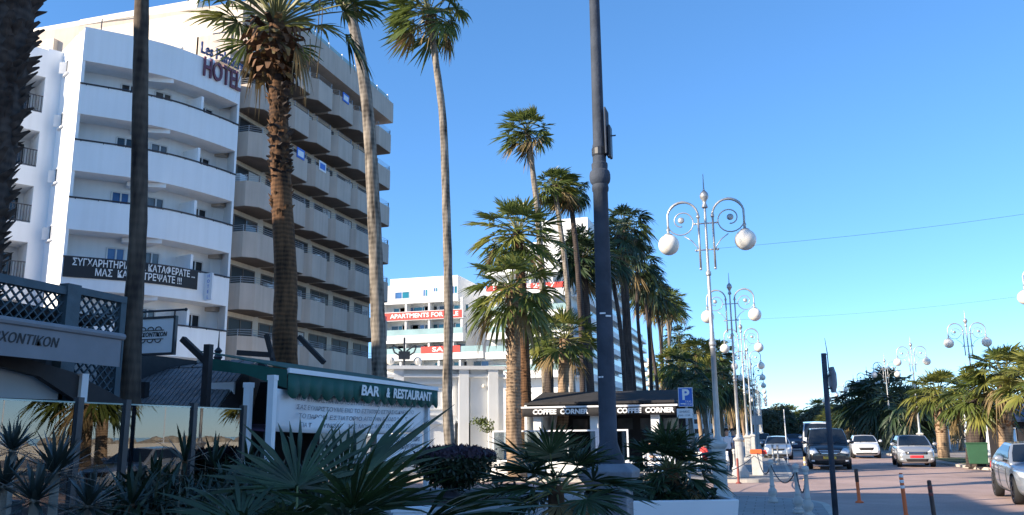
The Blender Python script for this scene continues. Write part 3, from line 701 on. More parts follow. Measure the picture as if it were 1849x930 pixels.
fr = MB(); fr.bx(PX-.06,PX+.06,5.5,9.38,3.70,3.78); fr.bx(PX-.06,PX+.06,5.5,9.5,3.06,3.16); fr.bx(PX-.08,PX+.08,9.38,9.62,.12,3.86); fr.bx(PX-.06,PX+.06,9.62,10.55,3.74,3.84); fr.bx(PX-.05,PX+.05,10.45,10.56,.12,3.74)
fr.bx(PX-.05,PX+.05,5.5,9.38,3.78,3.81); fr.build('frame', 'lattice', pav)
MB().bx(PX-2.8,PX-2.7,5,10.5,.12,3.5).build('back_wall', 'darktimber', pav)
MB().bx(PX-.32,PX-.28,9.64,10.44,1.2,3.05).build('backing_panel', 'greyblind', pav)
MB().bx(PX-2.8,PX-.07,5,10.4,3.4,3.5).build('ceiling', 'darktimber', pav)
rb = MB(); q = [at(-40,625,X=PX+.2), at(120,672,X=PX+.2), at(250,742,X=PX+.2), at(250,800,X=PX+.2), at(215,800,X=PX+.2), at(160,745,X=PX+.2), at(60,680,X=PX+.2), at(-40,655,X=PX+.2)]
rb.slab([(p.x,p.y,p.z) for p in q][::-1], .1); rb.build('arched_beam', 'darktimber', pav)
q = [at(-60,634,X=PX+.08), at(60,655,X=PX+.08), at(115,682,X=PX+.08), at(112,722,X=PX+.08), at(-60,716,X=PX+.08)]
MB().slab(q[::-1], .02).build('roller_blind', 'greyblind', pav)
wp_ = at(144,740,X=PX+.3).y; MB().bx(PX+.25,PX+.35,wp_-.06,wp_+.06,.12,2.62).build('post', 'whitemetal', pav)
MB().lathe([(.05,0),(.07,.03),(.03,.08),(.05,.12),(.012,.2),(.004,.42)], 8, (PX,7.35,3.81)).build('finial', 'lattice', pav)
rebase(pav, (PX, 8, .12))
aw = thing('awning', 'grey fabric awning with black Greek lettering on its valance, under the lattice', 'awning')
q = MB(); q.slab([(PX+.07,5.2,3.26),(-8.0,5.2,3.06),(-8.0,9.2,3.06),(PX+.07,9.2,3.26)], .012); q.build('canopy', 'greyfabric', aw)
q = MB(); q.tube([(-8.0,5.2,3.05),(-8.0,9.22,3.05)], .045, 8); q.build('front_bar', 'greyfabric', aw)
q = MB(); q.bx(-8.012,-8.0,5.2,9.2,2.66,3.04); q.slab([(PX+.07,9.2,3.24),(-8.0,9.2,3.04),(-8.0,9.2,2.66),(PX+.3,9.2,2.9)], .01); q.build('valance', 'greyfabric', aw)
text('ΤΟ ΑΡΧΟΝΤΙΚΟΝ', .155, (-7.992, 7.50, 2.86), YAX, ZAX, 'ink', aw, 'lettering', .002, .25, .001, width=1.28)
rebase(aw, (PX, 7.2, 3.0))
hs = thing('hanging_sign', 'white framed board with black scroll emblem hanging from a bar beside the palm trunk', 'sign')
a = [at(u, v, Y=12.4) for u, v in ((238,572),(320,570),(324,640),(238,648))]
zc = (a[1].z+a[2].z)/2; zh = (a[1].z-a[2].z); xa, xb = a[0].x, a[1].x; yy = 12.4
MB().bx(xa+.03, xb-.03, yy-.02, yy+.02, zc-zh/2+.03, zc+zh/2-.03).build('board', 'signwhite', hs)
f_ = MB(); f_.bx(xa,xb,yy-.035,yy+.035,zc+zh/2-.04,zc+zh/2); f_.bx(xa,xb,yy-.035,yy+.035,zc-zh/2,zc-zh/2+.04); f_.bx(xa,xa+.04,yy-.035,yy+.035,zc-zh/2+.04,zc+zh/2-.04); f_.bx(xb-.04,xb,yy-.035,yy+.035,zc-zh/2+.04,zc+zh/2-.04); f_.build('frame', 'darkmetal', hs)
xm = (xa+xb)/2; yf = yy-.03
text('ΑΡΧΟΝΤΙΚΟΝ', .10, (xm-.01, yf, zc+.02), XAX, ZAX, 'ink', hs, 'lettering', .002, .1, .002, width=(xb-xa)*.68)
sc_ = MB()
for sg in (1, -1):
    sc_.beam((xm-.22, yf, zc+.02+sg*.075), (xm+.24, yf, zc+.02+sg*.075), .012)
    for cx_ in (-.16, 0, .16):
        sc_.tube([(xm-.03+cx_+.06*math.cos(t*.35), yf, zc+.02+sg*(.085+.05*math.sin(t*.35))) for t in range(10)], .008, 5)
sc_.build('scroll_emblem', 'ink', hs)
br = MB(); br.tube([(xa-.9,yy,zc+zh/2+.1),(xb+.16,yy,zc+zh/2+.1)], .02, 6); br.ball((xb+.17,yy,zc+zh/2+.1), .03, 8, 6); br.tube([(xb-.05,yy,zc+zh/2+.1),(xb-.05,yy,zc+zh/2-.01)], .015, 6); br.tube([(xa+.1,yy,zc+zh/2+.1),(xa+.1,yy,zc+zh/2-.01)], .015, 6)
br.build('bracket_bar', 'darkmetal', hs)
pst = MB(); pst.tube([(xa-.88,yy,.12),(xa-.88,yy,zc+zh/2+.2)], .04, 8); pst.build('post', 'darkmetal', hs)
rebase(hs, (xa-.88, yy, .12))

# plank-roofed shelter behind the glass
sh = thing('timber_shelter', 'low shelter with a grey plank roof and dark timber posts between two palm trunks', 'shelter')
def planks(A, B, C, D, n, name):
    """boards laid across the quad A-B (eave) to D-C (ridge)"""
    A, B, C, D = map(Vector, (A, B, C, D)); m_ = MB()
    for k in range(n):
        t0, t1 = k/n, (k+.84)/n
        p = [A.lerp(B,t0), A.lerp(B,t1), D.lerp(C,t1), D.lerp(C,t0)]
        m_.slab(p, .03)
    return m_.build(name, 'timber', sh)
E0, E1, R1_, R0_ = at(170,722,Y=12), at(392,737,Y=12), at(446,662,Y=14.2), at(225,668,Y=14.2)
planks(E0, E1, R1_, R0_, 26, 'roof_slope')
planks(R0_ + Vector((0,.05,.03)), R1_ + Vector((0,.05,.03)), at(474,648,Y=16), at(235,654,Y=16), 9, 'upper_roof')
gb = MB(); gb.slab([E1+Vector((.02,0,-.03)), at(455,745,Y=13.2), at(470,690,Y=15), at(474,650,Y=16), R1_+Vector((.02,0,0))], .04); gb.build('gable_board', 'darktimber', sh)
p_ = MB()
for u, v0, Y in ((377,622,11.9),(262,690,12.3),(455,660,15.5)):
    t_ = at(u, v0, Y=Y); p_.bx(t_.x-.055, t_.x+.055, Y-.055, Y+.055, .12, t_.z)
p_.build('post', 'darktimber', sh)
for (a, b, Y, wd) in (((330,612),(382,662),12.6,.10),((430,637),(492,641),16,.11),((540,608),(585,655),17,.10),((481,604),(494,655),17,.09),((470,655),(505,690),15,.10)):
    MB().beam(at(*a, Y=Y), at(*b, Y=Y), wd).build('brace', 'darktimber', sh)
MB().bx(-14.5,-9.0,16.2,16.3,.12,2.9).build('back_wall', 'darktimber', sh)
fn = at(393,652,Y=16); MB().lathe([(.05,0),(.05,.3),(.1,.38),(.05,.46),(.09,.52),(.02,.6),(.008,.95)], 8, (fn.x,fn.y,fn.z-.3)).build('finial', 'darkmetal', sh)
rebase(sh, (-10.3, 14, .12))
hb = thing('heart_sign', 'small white board with a black and red heart emblem under the shelter gable', 'sign')
c = at(396,716,Y=12.9)
MB().bx(c.x-.33,c.x+.28,12.9,12.94,c.z-.2,c.z+.24).build('board', 'signwhite', hb)
def heart(s, cx, cz, y):
    pts = []
    for k in range(28):
        t = 2*math.pi*k/28; pts.append((cx+s*.0625*16*math.sin(t)**3, cz+s*.0625*(13*math.cos(t)-5*math.cos(2*t)-2*math.cos(3*t)-math.cos(4*t))))
    m_ = MB(); n = len(pts); m_.add([(x,y,z) for x,z in pts]+[(x,y+.01,z) for x,z in pts], [tuple(range(n)), tuple(range(2*n-1,n-1,-1))]+[(i,n+i,n+(i+1)%n,(i+1)%n) for i in range(n)]); return m_
heart(.15, c.x-.02, c.z, 12.885).build('heart', 'ink', hb); heart(.115, c.x-.02, c.z, 12.88).build('heart_inner', 'letterwhite', hb)
text('P', .2, (c.x-.06, 12.876, c.z), XAX, ZAX, 'red', hb, 'lettering', .002, .2)
text('izza', .09, (c.x+.05, 12.876, c.z-.03), XAX, ZAX, 'ink', hb, 'lettering', .002, .2)
rebase(hb, (c.x, 12.92, c.z-.2))

# glass windscreens on the terrace edge
GX = -7.0; PY = [4.6, 6.1, 7.49, 8.2, 9.41, 10.5]
base = thing('terrace_wall', 'low dark wall carrying the glass windscreens', 'wall', (GX, 8, .12))
MB().bx(-.12,.12,-4.2,2.6,-.02,.42).build('wall', 'greystone', base)
for i, y in enumerate(PY):
    o = MB().bx(-.035,.035,-.04,.04,0,1.65).build('screen_post', 'darkmetal', loc=(GX,y,.54))
    tag(o, ('dark steel post of the glass windscreen, ' + ['outermost one off the left edge','one at the left edge of the view','left one of the close pair','right one of the close pair','one under the plank roof','last one, beside the white awning post'][i]), 'post', 'steel posts of the windscreen')
for i, (y0, y1) in enumerate(zip(PY, PY[1:])):
    o = MB().bx(-.006,.006,0,y1-y0-.12,0,1.55).build('glass_panel', 'clearpane', loc=(GX, y0+.06, .58))
    MB().bx(-.009,.009,0,y1-y0-.12,1.55,1.565).build('top_edge', 'balglass', o)
    tag(o, ['clear windscreen pane at the very left edge','mirror-bright windscreen pane before the grey blind','narrow windscreen pane before the white post','windscreen pane right of the dark palm trunk','windscreen pane below the heart emblem'][i], 'glass', 'panes of the windscreen')

# green awning
gw = thing('awning', 'dark green scalloped restaurant awning with white capitals on long valance', 'awning')
GX2 = -7.5; gy0, gy1 = 12.45, 19.15; gz = 2.83
m_ = MB(); m_.slab([(GX2-1.7,gy0,3.20),(GX2,gy0,gz+.03),(GX2,gy1,gz+.03),(GX2-1.7,gy1,3.20)], .015); m_.build('canopy', 'greenfabric', gw)
def scallop(y0, y1, ztop, zbot, x, amp=.075, wl=.40):
    m_ = MB(); n = int((y1-y0)/.035); v = []; 
    for i in range(n+1):
        y = y0+(y1-y0)*i/n; xx = x+.02*math.sin(y*4.1)+.012*math.sin(y*9)
        v += [(x,y,ztop), (xx,y,zbot+amp-amp*abs(math.sin(math.pi*y/wl))*1.6)]
    m_.add(v, [(2*i,2*i+1,2*i+3,2*i+2) for i in range(n)]); return m_
va = scallop(gy0, gy1, gz-.05, gz-.42, GX2+.01); vo = va.build('valance', 'greenfabric', gw, True); so_ = vo.modifiers.new('solid','SOLIDIFY'); so_.thickness = .006
MB().bx(GX2-.02,GX2+.03,gy0,gy1,gz-.05,gz+.03).build('front_bar', 'whitemetal', gw)
m_ = MB(); m_.slab([(GX2,gy1,gz),(GX2-1.0,gy1,gz+.22),(GX2-1.0,gy1,gz-.1),(GX2,gy1,gz-.42)], .01); m_.build('end_flap', 'greenfabric', gw); m_ = MB(); m_.slab([(GX2-1.6,gy0-.02,gz+.25),(GX2,gy0-.02,gz),(GX2,gy0-.02,gz-.3),(GX2-.8,gy0-.02,gz-.05),(GX2-1.6,gy0-.02,gz+.05)], .01); m_.build('end_flap', 'greenfabric', gw)
m_ = MB(); m_.tube([(GX2-.05,gy0+.25,gz-.02),(GX2-.9,gy0+.9,gz+.02),(GX2-1.9,gy0+.2,gz+.22)], .035, 6); m_.build('folding_arm', 'whitemetal', gw); m_ = MB(); m_.tube([(GX2-.05,gy1-.4,gz-.02),(GX2-.9,gy1-1.1,gz+.05),(GX2-1.9,gy1-.4,gz+.22)], .035, 6); m_.build('folding_arm', 'whitemetal', gw)
for body, u0, u1 in (('BAR', 651, 683), ('&', 697, 703), ('RESTAURANT', 709, 778)):
    ya, yb = at(u0, 703, X=GX2+.04).y, at(u1, 706, X=GX2+.04).y
    text(body, .27, (GX2+.05, (ya+yb)/2, gz-.225), YAX, ZAX, 'letterwhite', gw, 'lettering', .004, .12, .008, width=yb-ya)
rebase(gw, (GX2-1.4, 15.8, 2.8))
for i, (x, y, zt_, lab) in enumerate(((GX2-.55, at(448,720,X=GX2-.55).y, 2.62,'left one of the twin white posts under the green awning'), (GX2-.05, at(491,720,X=GX2-.05).y, 2.72,'right one of the twin white posts under the green awning'), (GX2-.1, 18.75, 2.75,'white post under the far right end of the green awning'))):
    m_ = MB(); m_.bx(-.055,.055,-.055,.055,0,zt_-.12); m_.bx(-.08,.08,-.08,.08,0,.1); m_.bx(-.065,.065,-.065,.065,zt_-.2,zt_-.12)
    tag(m_.build('awning_post', 'whitemetal', loc=(x,y,.12)), lab, 'post', 'white posts of the green awning')
# printed cloth under the green awning
cl = MB(); ny, nz = 46, 6; y0, y1 = 12.3, 18.6; v = []
for j in range(nz+1):
    for i in range(ny+1):
        y = y0+(y1-y0)*i/ny; z = 2.52 - .68*j/nz - .05*math.sin(math.pi*i/ny)
        v.append((GX2-.12+.03*math.sin(y*2.1+j*.5)+.015*math.sin(y*5.3+j), y, z))
cl.add(v, [(j*(ny+1)+i, (j+1)*(ny+1)+i, (j+1)*(ny+1)+i+1, j*(ny+1)+i+1) for j in range(nz) for i in range(ny)])
clo = cl.build('cloth_banner', 'signwhite', None, True); tag(clo, 'wide white cloth banner covered in lines of small Greek print, under the green awning', 'banner')
so_ = clo.modifiers.new('solid','SOLIDIFY'); so_.thickness = .006
for k, ln in enumerate(('ΑΠΟ ΕΥΧΑΡΙΣΤΙΑ ΜΟΝΟ ΣΤΗΝ ΕΠΑΡΧΙΑΚΗ ΑΠΟ ΕΥΧΗ ΛΑΡΝΑΚΑΣ', 'ΣΑΣ ΕΥΧΑΡΙΣΤΟΥΜΕ ΕΝΩ ΤΟ ΕΣΤΙΑΤΟΡΙΟ ΕΣΤΙΑΣΗΣ ΚΛΕΙΣΤΟ', 'ΤΟ ΠΑΡΟΝ ΕΣΤΙΑΤΟΡΙΟ ΑΠΟ ΤΗΝ ΕΞΟΔΟ ΜΑΣ', 'ΓΙΑ ΤΟ ΣΥΝΟΛΟ ΤΗΣ ΜΟΝΗΣ ΑΠΟ ΤΟ ΧΕΡΙ')):
    z = 2.40-.145*k
    text(ln, .105, None, None, None, 'inkgrey', clo, 'printed_line', .001, .15, .0, width=5.3-.35*k,
         wrap=lambda x, y, zz, z=z, k=k: Vector((GX2-.085+.03*math.sin((15.5+x-.12*k)*2.1+1)+.015*math.sin((15.5+x)*5.3), 15.5+x-.12*k, z+y-.04*math.sin(math.pi*(15.5+x-y0)/(y1-y0)))))
c2_ = MB(); c2_.slab([(GX2-.1,16.1,1.78),(GX2-.1,16.1,1.25),(GX2-.1,18.5,1.2),(GX2-.1,18.5,1.78)], .008)
c2o = c2_.build('cloth_banner', 'signwhite'); tag(c2o, 'smaller white printed cloth hanging lower at the right, below the wide banner', 'banner')
for k, ln in enumerate(('ΕΞΟΔΟΣ ΜΑΣ ΑΠΟ ΤΟΝ ΧΩΡΟ', 'ΕΥΤΥΧΩΣ ΚΑΙ ΚΑΛΗ ΧΡΟΝΙΑ')):
    text(ln, .13, (GX2-.085,17.3,1.66-.15*k), YAX, ZAX, 'inkgrey', c2o, 'printed_line', .001, .15, .002, width=2.0)
uc = thing('canopy', 'faded purple inner canopy in the dark behind the printed cloth', 'canopy')
MB().slab([(GX2-2.2,12.4,2.0),(GX2-.35,12.4,1.86),(GX2-.35,17.4,1.86),(GX2-2.2,17.4,2.0)], .02).build('fabric', 'purplefabric', uc)
m_ = MB()
for y in (12.5,17.3): m_.tube([(GX2-.4,y,.12),(GX2-.4,y,1.9)], .03, 6); m_.tube([(GX2-2.1,y,.12),(GX2-2.1,y,2.0)], .03, 6)
m_.build('pole', 'darkmetal', uc); rebase(uc, (GX2-1.2,15,.12))
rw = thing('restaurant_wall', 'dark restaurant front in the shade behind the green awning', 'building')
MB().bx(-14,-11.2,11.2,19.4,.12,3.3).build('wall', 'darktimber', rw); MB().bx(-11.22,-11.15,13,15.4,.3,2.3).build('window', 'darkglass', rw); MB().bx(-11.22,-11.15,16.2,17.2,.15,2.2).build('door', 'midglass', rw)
rebase(rw, (-12.6,15.2,.12))

# ------------------------------------------------------------------ corner cafe with the black awning
CYY = 34.0
cf = thing('cafe', 'cafe pavilion with white pillars under a long black awning', 'cafe')
pil = MB()
MB().bx(-9.6,-9.5,CYY+.3,CYY+6,.12,2.9).build('side_wall', 'white', cf)
for x in (-9.05,-6.7,-4.28): MB().bx(x-.16,x+.16,CYY+.25,CYY+.55,.12,2.62).build('pillar', 'white', cf)
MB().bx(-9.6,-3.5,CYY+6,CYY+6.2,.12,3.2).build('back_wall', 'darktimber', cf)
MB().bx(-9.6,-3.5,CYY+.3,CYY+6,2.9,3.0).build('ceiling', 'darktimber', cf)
for k in range(5): MB().bx(-8.8+1.05*k,-8.1+1.05*k,CYY+5.9,CYY+5.98,1.9,2.4).build('menu_board', 'midglass', cf)
rebase(cf, (-6.5, CYY+3, .12))
ca = thing('awning', 'long black cafe awning with white capitals repeated twice', 'awning')
MB().slab([(-9.65,CYY,2.78),(-3.35,CYY,2.78),(-3.6,CYY+3.6,3.55),(-9.65,CYY+3.6,3.55)], .02).build('canopy', 'blackfabric', ca)
MB().slab([(-3.35,CYY,2.77),(-3.35,CYY+.6,2.76),(-3.6,CYY+3.6,2.9),(-3.6,CYY+3.6,3.53)], .02).build('end_flap', 'blackfabric', ca)
MB().bx(-9.65,-3.35,CYY-.04,CYY+.02,2.76,2.83).build('front_bar', 'whitemetal', ca)
sv = MB(); n = 90; v = []
for i in range(n+1):
    x = -9.6+6.2*i/n; v += [(x,CYY-.03,2.76),(x,CYY-.03+.02*math.sin(x*5),2.44+.02*math.sin(x*2.2))]
sv.add(v, [(2*i+1,2*i,2*i+2,2*i+3) for i in range(n)]); svo = sv.build('valance', 'blackfabric', ca, True); so_ = svo.modifiers.new('solid','SOLIDIFY'); so_.thickness = .006
for u0, u1 in ((962,1062),(1114,1217)):
    p, q = at(u0,741,Y=CYY), at(u1,739,Y=CYY)
    text('COFFEE  CORNER', .26, ((p.x+q.x)/2, CYY-.055, 2.60), XAX, ZAX, 'letterwhite', ca, 'lettering', .004, .06, .012, width=q.x-p.x)
for xx in (-8.3,-5.4,-4.9):
    MB().tube([(xx,CYY+.1,2.7),(xx+.3,CYY+.9,2.5),(xx-.1,CYY+2,2.9)], .025, 6).build('folding_arm', 'greystone', ca)
rebase(ca, (-6.5, CYY+1, 2.8))
pw = thing('planter_wall', 'low white wall under the cafe windscreen frames', 'wall'); MB().bx(-10.6,-5.0,CYY-1.3,CYY-1.05,.12,.62).build('wall', 'white', pw); MB().bx(-10.65,-4.95,CYY-1.34,CYY-1.01,.62,.68).build('coping', 'white', pw); rebase(pw, (-7.8,CYY-1.2,.12))
xs = [-10.5,-9.5,-8.5,-7.5,-6.3,-5.1]; labs = ['leftmost pane, left of the stout palm','pane just right of the stout palm','third pane from the left in the row','fourth pane, left of the grey lamp column','rightmost pane, right of the grey lamp column']
for k in range(5):
    o = thing('cafe_windscreen', 'white framed cafe windscreen, '+labs[k], 'windscreen', (xs[k], CYY-1.17, .684), 0, 'white framed cafe windscreens')
    wd = xs[k+1]-xs[k]-.02; f_ = MB(); f_.bx(0,.06,-.03,.03,0,1.2); f_.bx(wd-.06,wd,-.03,.03,0,1.2); f_.bx(.06,wd-.06,-.03,.03,1.14,1.2); f_.bx(.06,wd-.06,-.03,.03,0,.06); f_.build('frame', 'whitemetal', o)
    MB().bx(.06,wd-.06,-.005,.005,.06,1.14).build('pane', 'cafepane', o)
# cafe tables and chairs in front
def chair_parts(o):
    MB().bx(-.21,.21,-.21,.21,.43,.46).build('seat', 'whitemetal', o); b_ = MB(); b_.bx(-.21,.21,.19,.22,.55,.88); b_.build('backrest', 'whitemetal', o)
    for sx in (-1,1):
        for sy in (-1,1): MB().tube([(sx*.19,sy*.2,0),(sx*.19,sy*.19,.43 if sy<0 else .88)], .014, 5).build('leg', 'whitemetal', o)
ch0 = thing('cafe_chair', 'white cafe chair left of the nearer round table', 'chair', (-4.3,30.9+1.9,.12), 1.2, 'white cafe chairs'); chair_parts(ch0)
for (x, y, r, lab) in ((-3.2,33.1,-1.3,'white cafe chair right of the nearer round table'),(-3.7,33.6,.1,'white cafe chair behind the nearer round table'),(-2.5,34.6,2.2,'white cafe chair at the farther round table, left side'),(-1.9,35.4,-.6,'white cafe chair at the farther round table, far side')):
    c = copy_tree(ch0); c.location = (x,y,.12); c.rotation_euler.z = r; c['label'] = lab
for (x, y, lab) in ((-3.75,32.85,'round white cafe table nearer the photographer'),(-1.95,34.75,'round white cafe table farther along the pavement')):
    o = thing('cafe_table', lab, 'table', (x,y,.12), 0, 'round cafe tables'); MB().lathe([(.36,.71),(.37,.72),(.36,.74)], 20).build('tabletop', 'whitemetal', o); MB().lathe([(.22,0),(.2,.03),(.035,.06),(.03,.71)], 12).build('pedestal', 'greystone', o)

# ------------------------------------------------------------------ palms
def frond(mb, o, az, el, Lp, Lb, droop, nseg, rg, wind=(0,0,0), spread=1.95, pm=1, lm=0, wseg=1.0, petr=.022, arch=.35):
    """one fan leaf: arched petiole, then a pleated costapalmate blade split into drooping fingers"""
    d = Vector((math.cos(az)*math.cos(el), math.sin(az)*math.cos(el), math.sin(el))); W = Vector(wind)
    pts = []; p = Vector(o); k = 5; dd = d.copy()
    for i in range(k+1):
        pts.append(p.copy()); dd = (dd + Vector((0,0,-arch/k)) + W*(.5/k)).normalized(); p = p + dd*(Lp/k)
    mb.cur = pm; mb.tube(pts, [petr*(1-.55*i/k) for i in range(k+1)], 4, False)
    T = dd; hub = pts[-1]; Sd = T.cross(Vector((0,0,1)))
    if Sd.length < .05: Sd = Vector((1,0,0))
    Sd.normalize(); N = Sd.cross(T); roll = rg.uniform(-.35,.35)
    Sd, N = Sd*math.cos(roll)+N*math.sin(roll), N*math.cos(roll)-Sd*math.sin(roll)
    mb.cur = lm
    dphi = 2*spread/nseg
    for j in range(nseg):
        if rg.random() < .04: continue
        phi = -spread + (j+.5)*dphi + rg.uniform(-.38,.38)*dphi
        L = Lb*(.62+.38*math.cos(phi*.5)**2)*rg.uniform(.80,1.06); kink = Vector((rg.gauss(0,.05), rg.gauss(0,.05), rg.gauss(0,.05)))
        e = (T*math.cos(phi) + Sd*math.sin(phi) + N*(.14*(1-math.cos(phi)) + .10*abs(math.sin(phi)))).normalized()
        side = e.cross(N).normalized(); tw = (-1)**j*.45
        side = side*math.cos(tw) + N*math.sin(tw)
        vs = []; fall = droop*rg.uniform(.55,1.55)
        for s, wf in ((.03,.25),(.32,1),(.58,1.15),(.82,.6),(1.0,.06)):
            q = hub + e*(L*s) + Vector((0,0,-fall*L*s**2.6)) + W*(L*s*s*.9) + kink*(L*s**2.2)
            hw = L*.5*min(s,.5)*2*math.tan(dphi/2)*1.25*wf*wseg if s > .05 else L*.012
            hw = min(hw, L*.045*wf*wseg*1.2)
            vs += [q - side*hw, q + side*hw]
        mb.add(vs, [(2*i,2*i+1,2*i+3,2*i+2) for i in range(4)])
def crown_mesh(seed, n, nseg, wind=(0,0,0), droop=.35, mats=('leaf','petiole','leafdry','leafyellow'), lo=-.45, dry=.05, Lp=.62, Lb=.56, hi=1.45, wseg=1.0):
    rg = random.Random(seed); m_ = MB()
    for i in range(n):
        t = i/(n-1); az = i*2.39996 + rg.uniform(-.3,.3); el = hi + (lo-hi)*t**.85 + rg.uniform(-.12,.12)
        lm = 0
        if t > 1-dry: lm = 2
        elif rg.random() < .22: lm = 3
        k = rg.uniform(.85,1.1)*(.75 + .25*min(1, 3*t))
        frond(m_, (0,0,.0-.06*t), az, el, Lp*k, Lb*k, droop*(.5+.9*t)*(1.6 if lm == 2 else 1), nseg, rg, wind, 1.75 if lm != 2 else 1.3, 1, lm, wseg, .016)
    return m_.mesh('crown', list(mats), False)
WL = (-.42, -.10, -.06)
CSPEC = {
 'wind1': (48, 20, WL, .26, dict(lo=-.5)),
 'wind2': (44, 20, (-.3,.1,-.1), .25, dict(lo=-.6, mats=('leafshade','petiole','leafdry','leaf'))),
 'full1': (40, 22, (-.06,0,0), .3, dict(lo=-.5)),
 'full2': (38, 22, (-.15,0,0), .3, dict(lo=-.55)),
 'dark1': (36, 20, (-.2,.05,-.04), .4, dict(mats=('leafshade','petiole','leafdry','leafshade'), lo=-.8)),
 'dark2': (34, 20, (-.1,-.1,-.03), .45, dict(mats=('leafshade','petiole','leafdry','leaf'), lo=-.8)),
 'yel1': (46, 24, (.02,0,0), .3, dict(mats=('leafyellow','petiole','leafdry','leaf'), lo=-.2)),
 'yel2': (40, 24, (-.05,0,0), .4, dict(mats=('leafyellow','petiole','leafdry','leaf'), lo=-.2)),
 'stiff': (38, 24, (0,0,0), .15, dict(lo=-.35)),
 'big': (46, 30, (-.05,0,0), .17, dict(lo=.3, Lp=.85, Lb=.5, dry=.0)),
}
CR = {k: crown_mesh(11+i, v[0], v[1], v[2], v[3], **v[4]) for i, (k, v) in enumerate(CSPEC.items())}
NP = [0]
def skirt_mesh(seed, n, r, h):
    """shag of dead leaves and cut leaf bases below the crown"""
    rg = random.Random(seed); m_ = MB()
    for i in range(n):
        a = rg.uniform(0, 6.283); z = -h*rg.random(); t = -z/h
        rr = r*(1-.35*t); out = rg.uniform(.5,1.0)*r*.75*(1-.4*t)
        p = Vector((rr*math.cos(a)*.75, rr*math.sin(a)*.75, z)); d = Vector((math.cos(a), math.sin(a), rg.uniform(-.9,.35))).normalized()
        tg = Vector((-math.sin(a), math.cos(a), 0)); wv = rg.uniform(.25,.5)*r*.5; q = p + d*out; e = q + Vector((0,0,-rg.uniform(.1,.4)*r))*1.0 + d*out*.25
        m_.cur = 0 if rg.random() < .75 else 1
        m_.add([p-tg*wv, p+tg*wv, q+tg*wv*.8, q-tg*wv*.8, e+tg*wv*.25, e-tg*wv*.25], [(0,1,2,3),(3,2,4,5)])
        m_.add([p-tg*wv+Vector((0,0,.02)), p+tg*wv*0+Vector((0,0,.10*r))+d*.03, q-tg*wv*.6], [(0,1,2)])
    return m_.mesh('leaf_bases', ['boot','leafdry'], False)
SK = [skirt_mesh(3, 130, .42, 1.0), skirt_mesh(4, 90, .30, .9)]
def palm(label, pts, r0, r1, crown, cs, bark='bark', skirt=None, ss=1.0, group='fan palms along the promenade', rz=0, flare=1.25, name='palm_tree', rings=True, crot=None):
    """pts: trunk centre line, ground first"""
    base = Vector(pts[0]); o = thing(name, label, 'palm tree', base, 0, group)
    ln = spline([Vector(p)-base for p in pts], 5); n = len(ln); rs = []
    for i in range(n):
        t = i/(n-1); r = r0+(r1-r0)*t
        r *= 1 + (flare-1)*max(0, 1-t*7); r *= 1 + .035*math.sin(i*2.9+rz*7)
        rs.append(r)
    m_ = MB(); m_.tube(ln, rs, 10); m_.build('trunk', bark, o, True)
    top = ln[-1]
    cm = CR[crown]
    if base.y < 130 and group != 'seaside palms':
        sp = CSPEC[crown]; NP[0] += 1; cm = crown_mesh(500+NP[0], sp[0]+rnd.randint(-5,4), sp[1], tuple(c*rnd.uniform(.6,1.4) for c in sp[2]), sp[3]*rnd.uniform(.8,1.3), **dict(sp[4], lo=sp[4].get('lo', -.45)+rnd.uniform(-.25,.1)))
    obj('crown', cm, o, top, crot or (0,0,rz), cs)
    if skirt is not None: obj('leaf_bases', SK[skirt], o, top + Vector((0,0,.05)), (0,0,rz), ss)
    return o
def ptk(base, pxs, Y):
    """trunk line from pixel points at depth plane Y, foot dropped to the pavement"""
    P = [at(u, v, Y=Y) for u, v in pxs]
    return [Vector((base[0], base[1], .1))] + P
# near row on the terraces
palm('leaning trunk shaggy with cut leaf stubs, at the very left edge', [(-10.2,7.9,.1)] + [at(u,v,Y=8.6) for u,v in ((-62,560),(-35,400),(-4,200),(20,20),(45,-200),(60,-480))], .30, .30, 'full2', 1.9, 'barkdark', None, rz=.3)
# stubs on that trunk
lt = bpy.data.objects['palm_tree']
rg = random.Random(9); sb = MB()
tl = spline([Vector(c) - lt.location for c in [at(u,v,Y=8.6) for u,v in ((-62,560),(-35,400),(-4,200),(20,20),(32,-120))]], 10)
for i in range(420):
    k = rg.random()*(len(tl)-2); c = tl[int(k)].lerp(tl[int(k)+1], k-int(k)); a = rg.uniform(0,6.283)
    d = Vector((math.cos(a), math.sin(a), 0)); tg = Vector((-math.sin(a), math.cos(a), 0)); p = c + d*.26; q = c + d*rg.uniform(.36,.46) + Vector((0,0,rg.uniform(.06,.16)))
    sb.add([p-tg*.09, p+tg*.09, q+tg*.03, q-tg*.03, p+Vector((0,0,-.10))], [(0,1,2,3),(4,0,3),(4,2,1),(4,3,2)])
sb.build('leaf_stubs', 'barkdark', lt)
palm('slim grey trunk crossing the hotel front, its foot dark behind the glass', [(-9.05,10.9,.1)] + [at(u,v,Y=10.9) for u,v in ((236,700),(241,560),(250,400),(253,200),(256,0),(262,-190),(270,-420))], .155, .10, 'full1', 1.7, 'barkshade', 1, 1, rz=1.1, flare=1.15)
pc = palm('stout ringed palm with a shaggy collar of brown leaf bases', [(-10.3,17.5,.1)] + [at(u,v,Y=17.5) for u,v in ((515,640),(516,500),(508,340),(503,200),(500,40))], .31, .20, 'big', 2.25, 'bark', None, rz=.4)
obj('leaf_bases', SK[0], pc, at(499,45,Y=17.5)-pc.location, (0,0,.5), (1.45,1.45,1.5))
rg = random.Random(21); cb = MB()
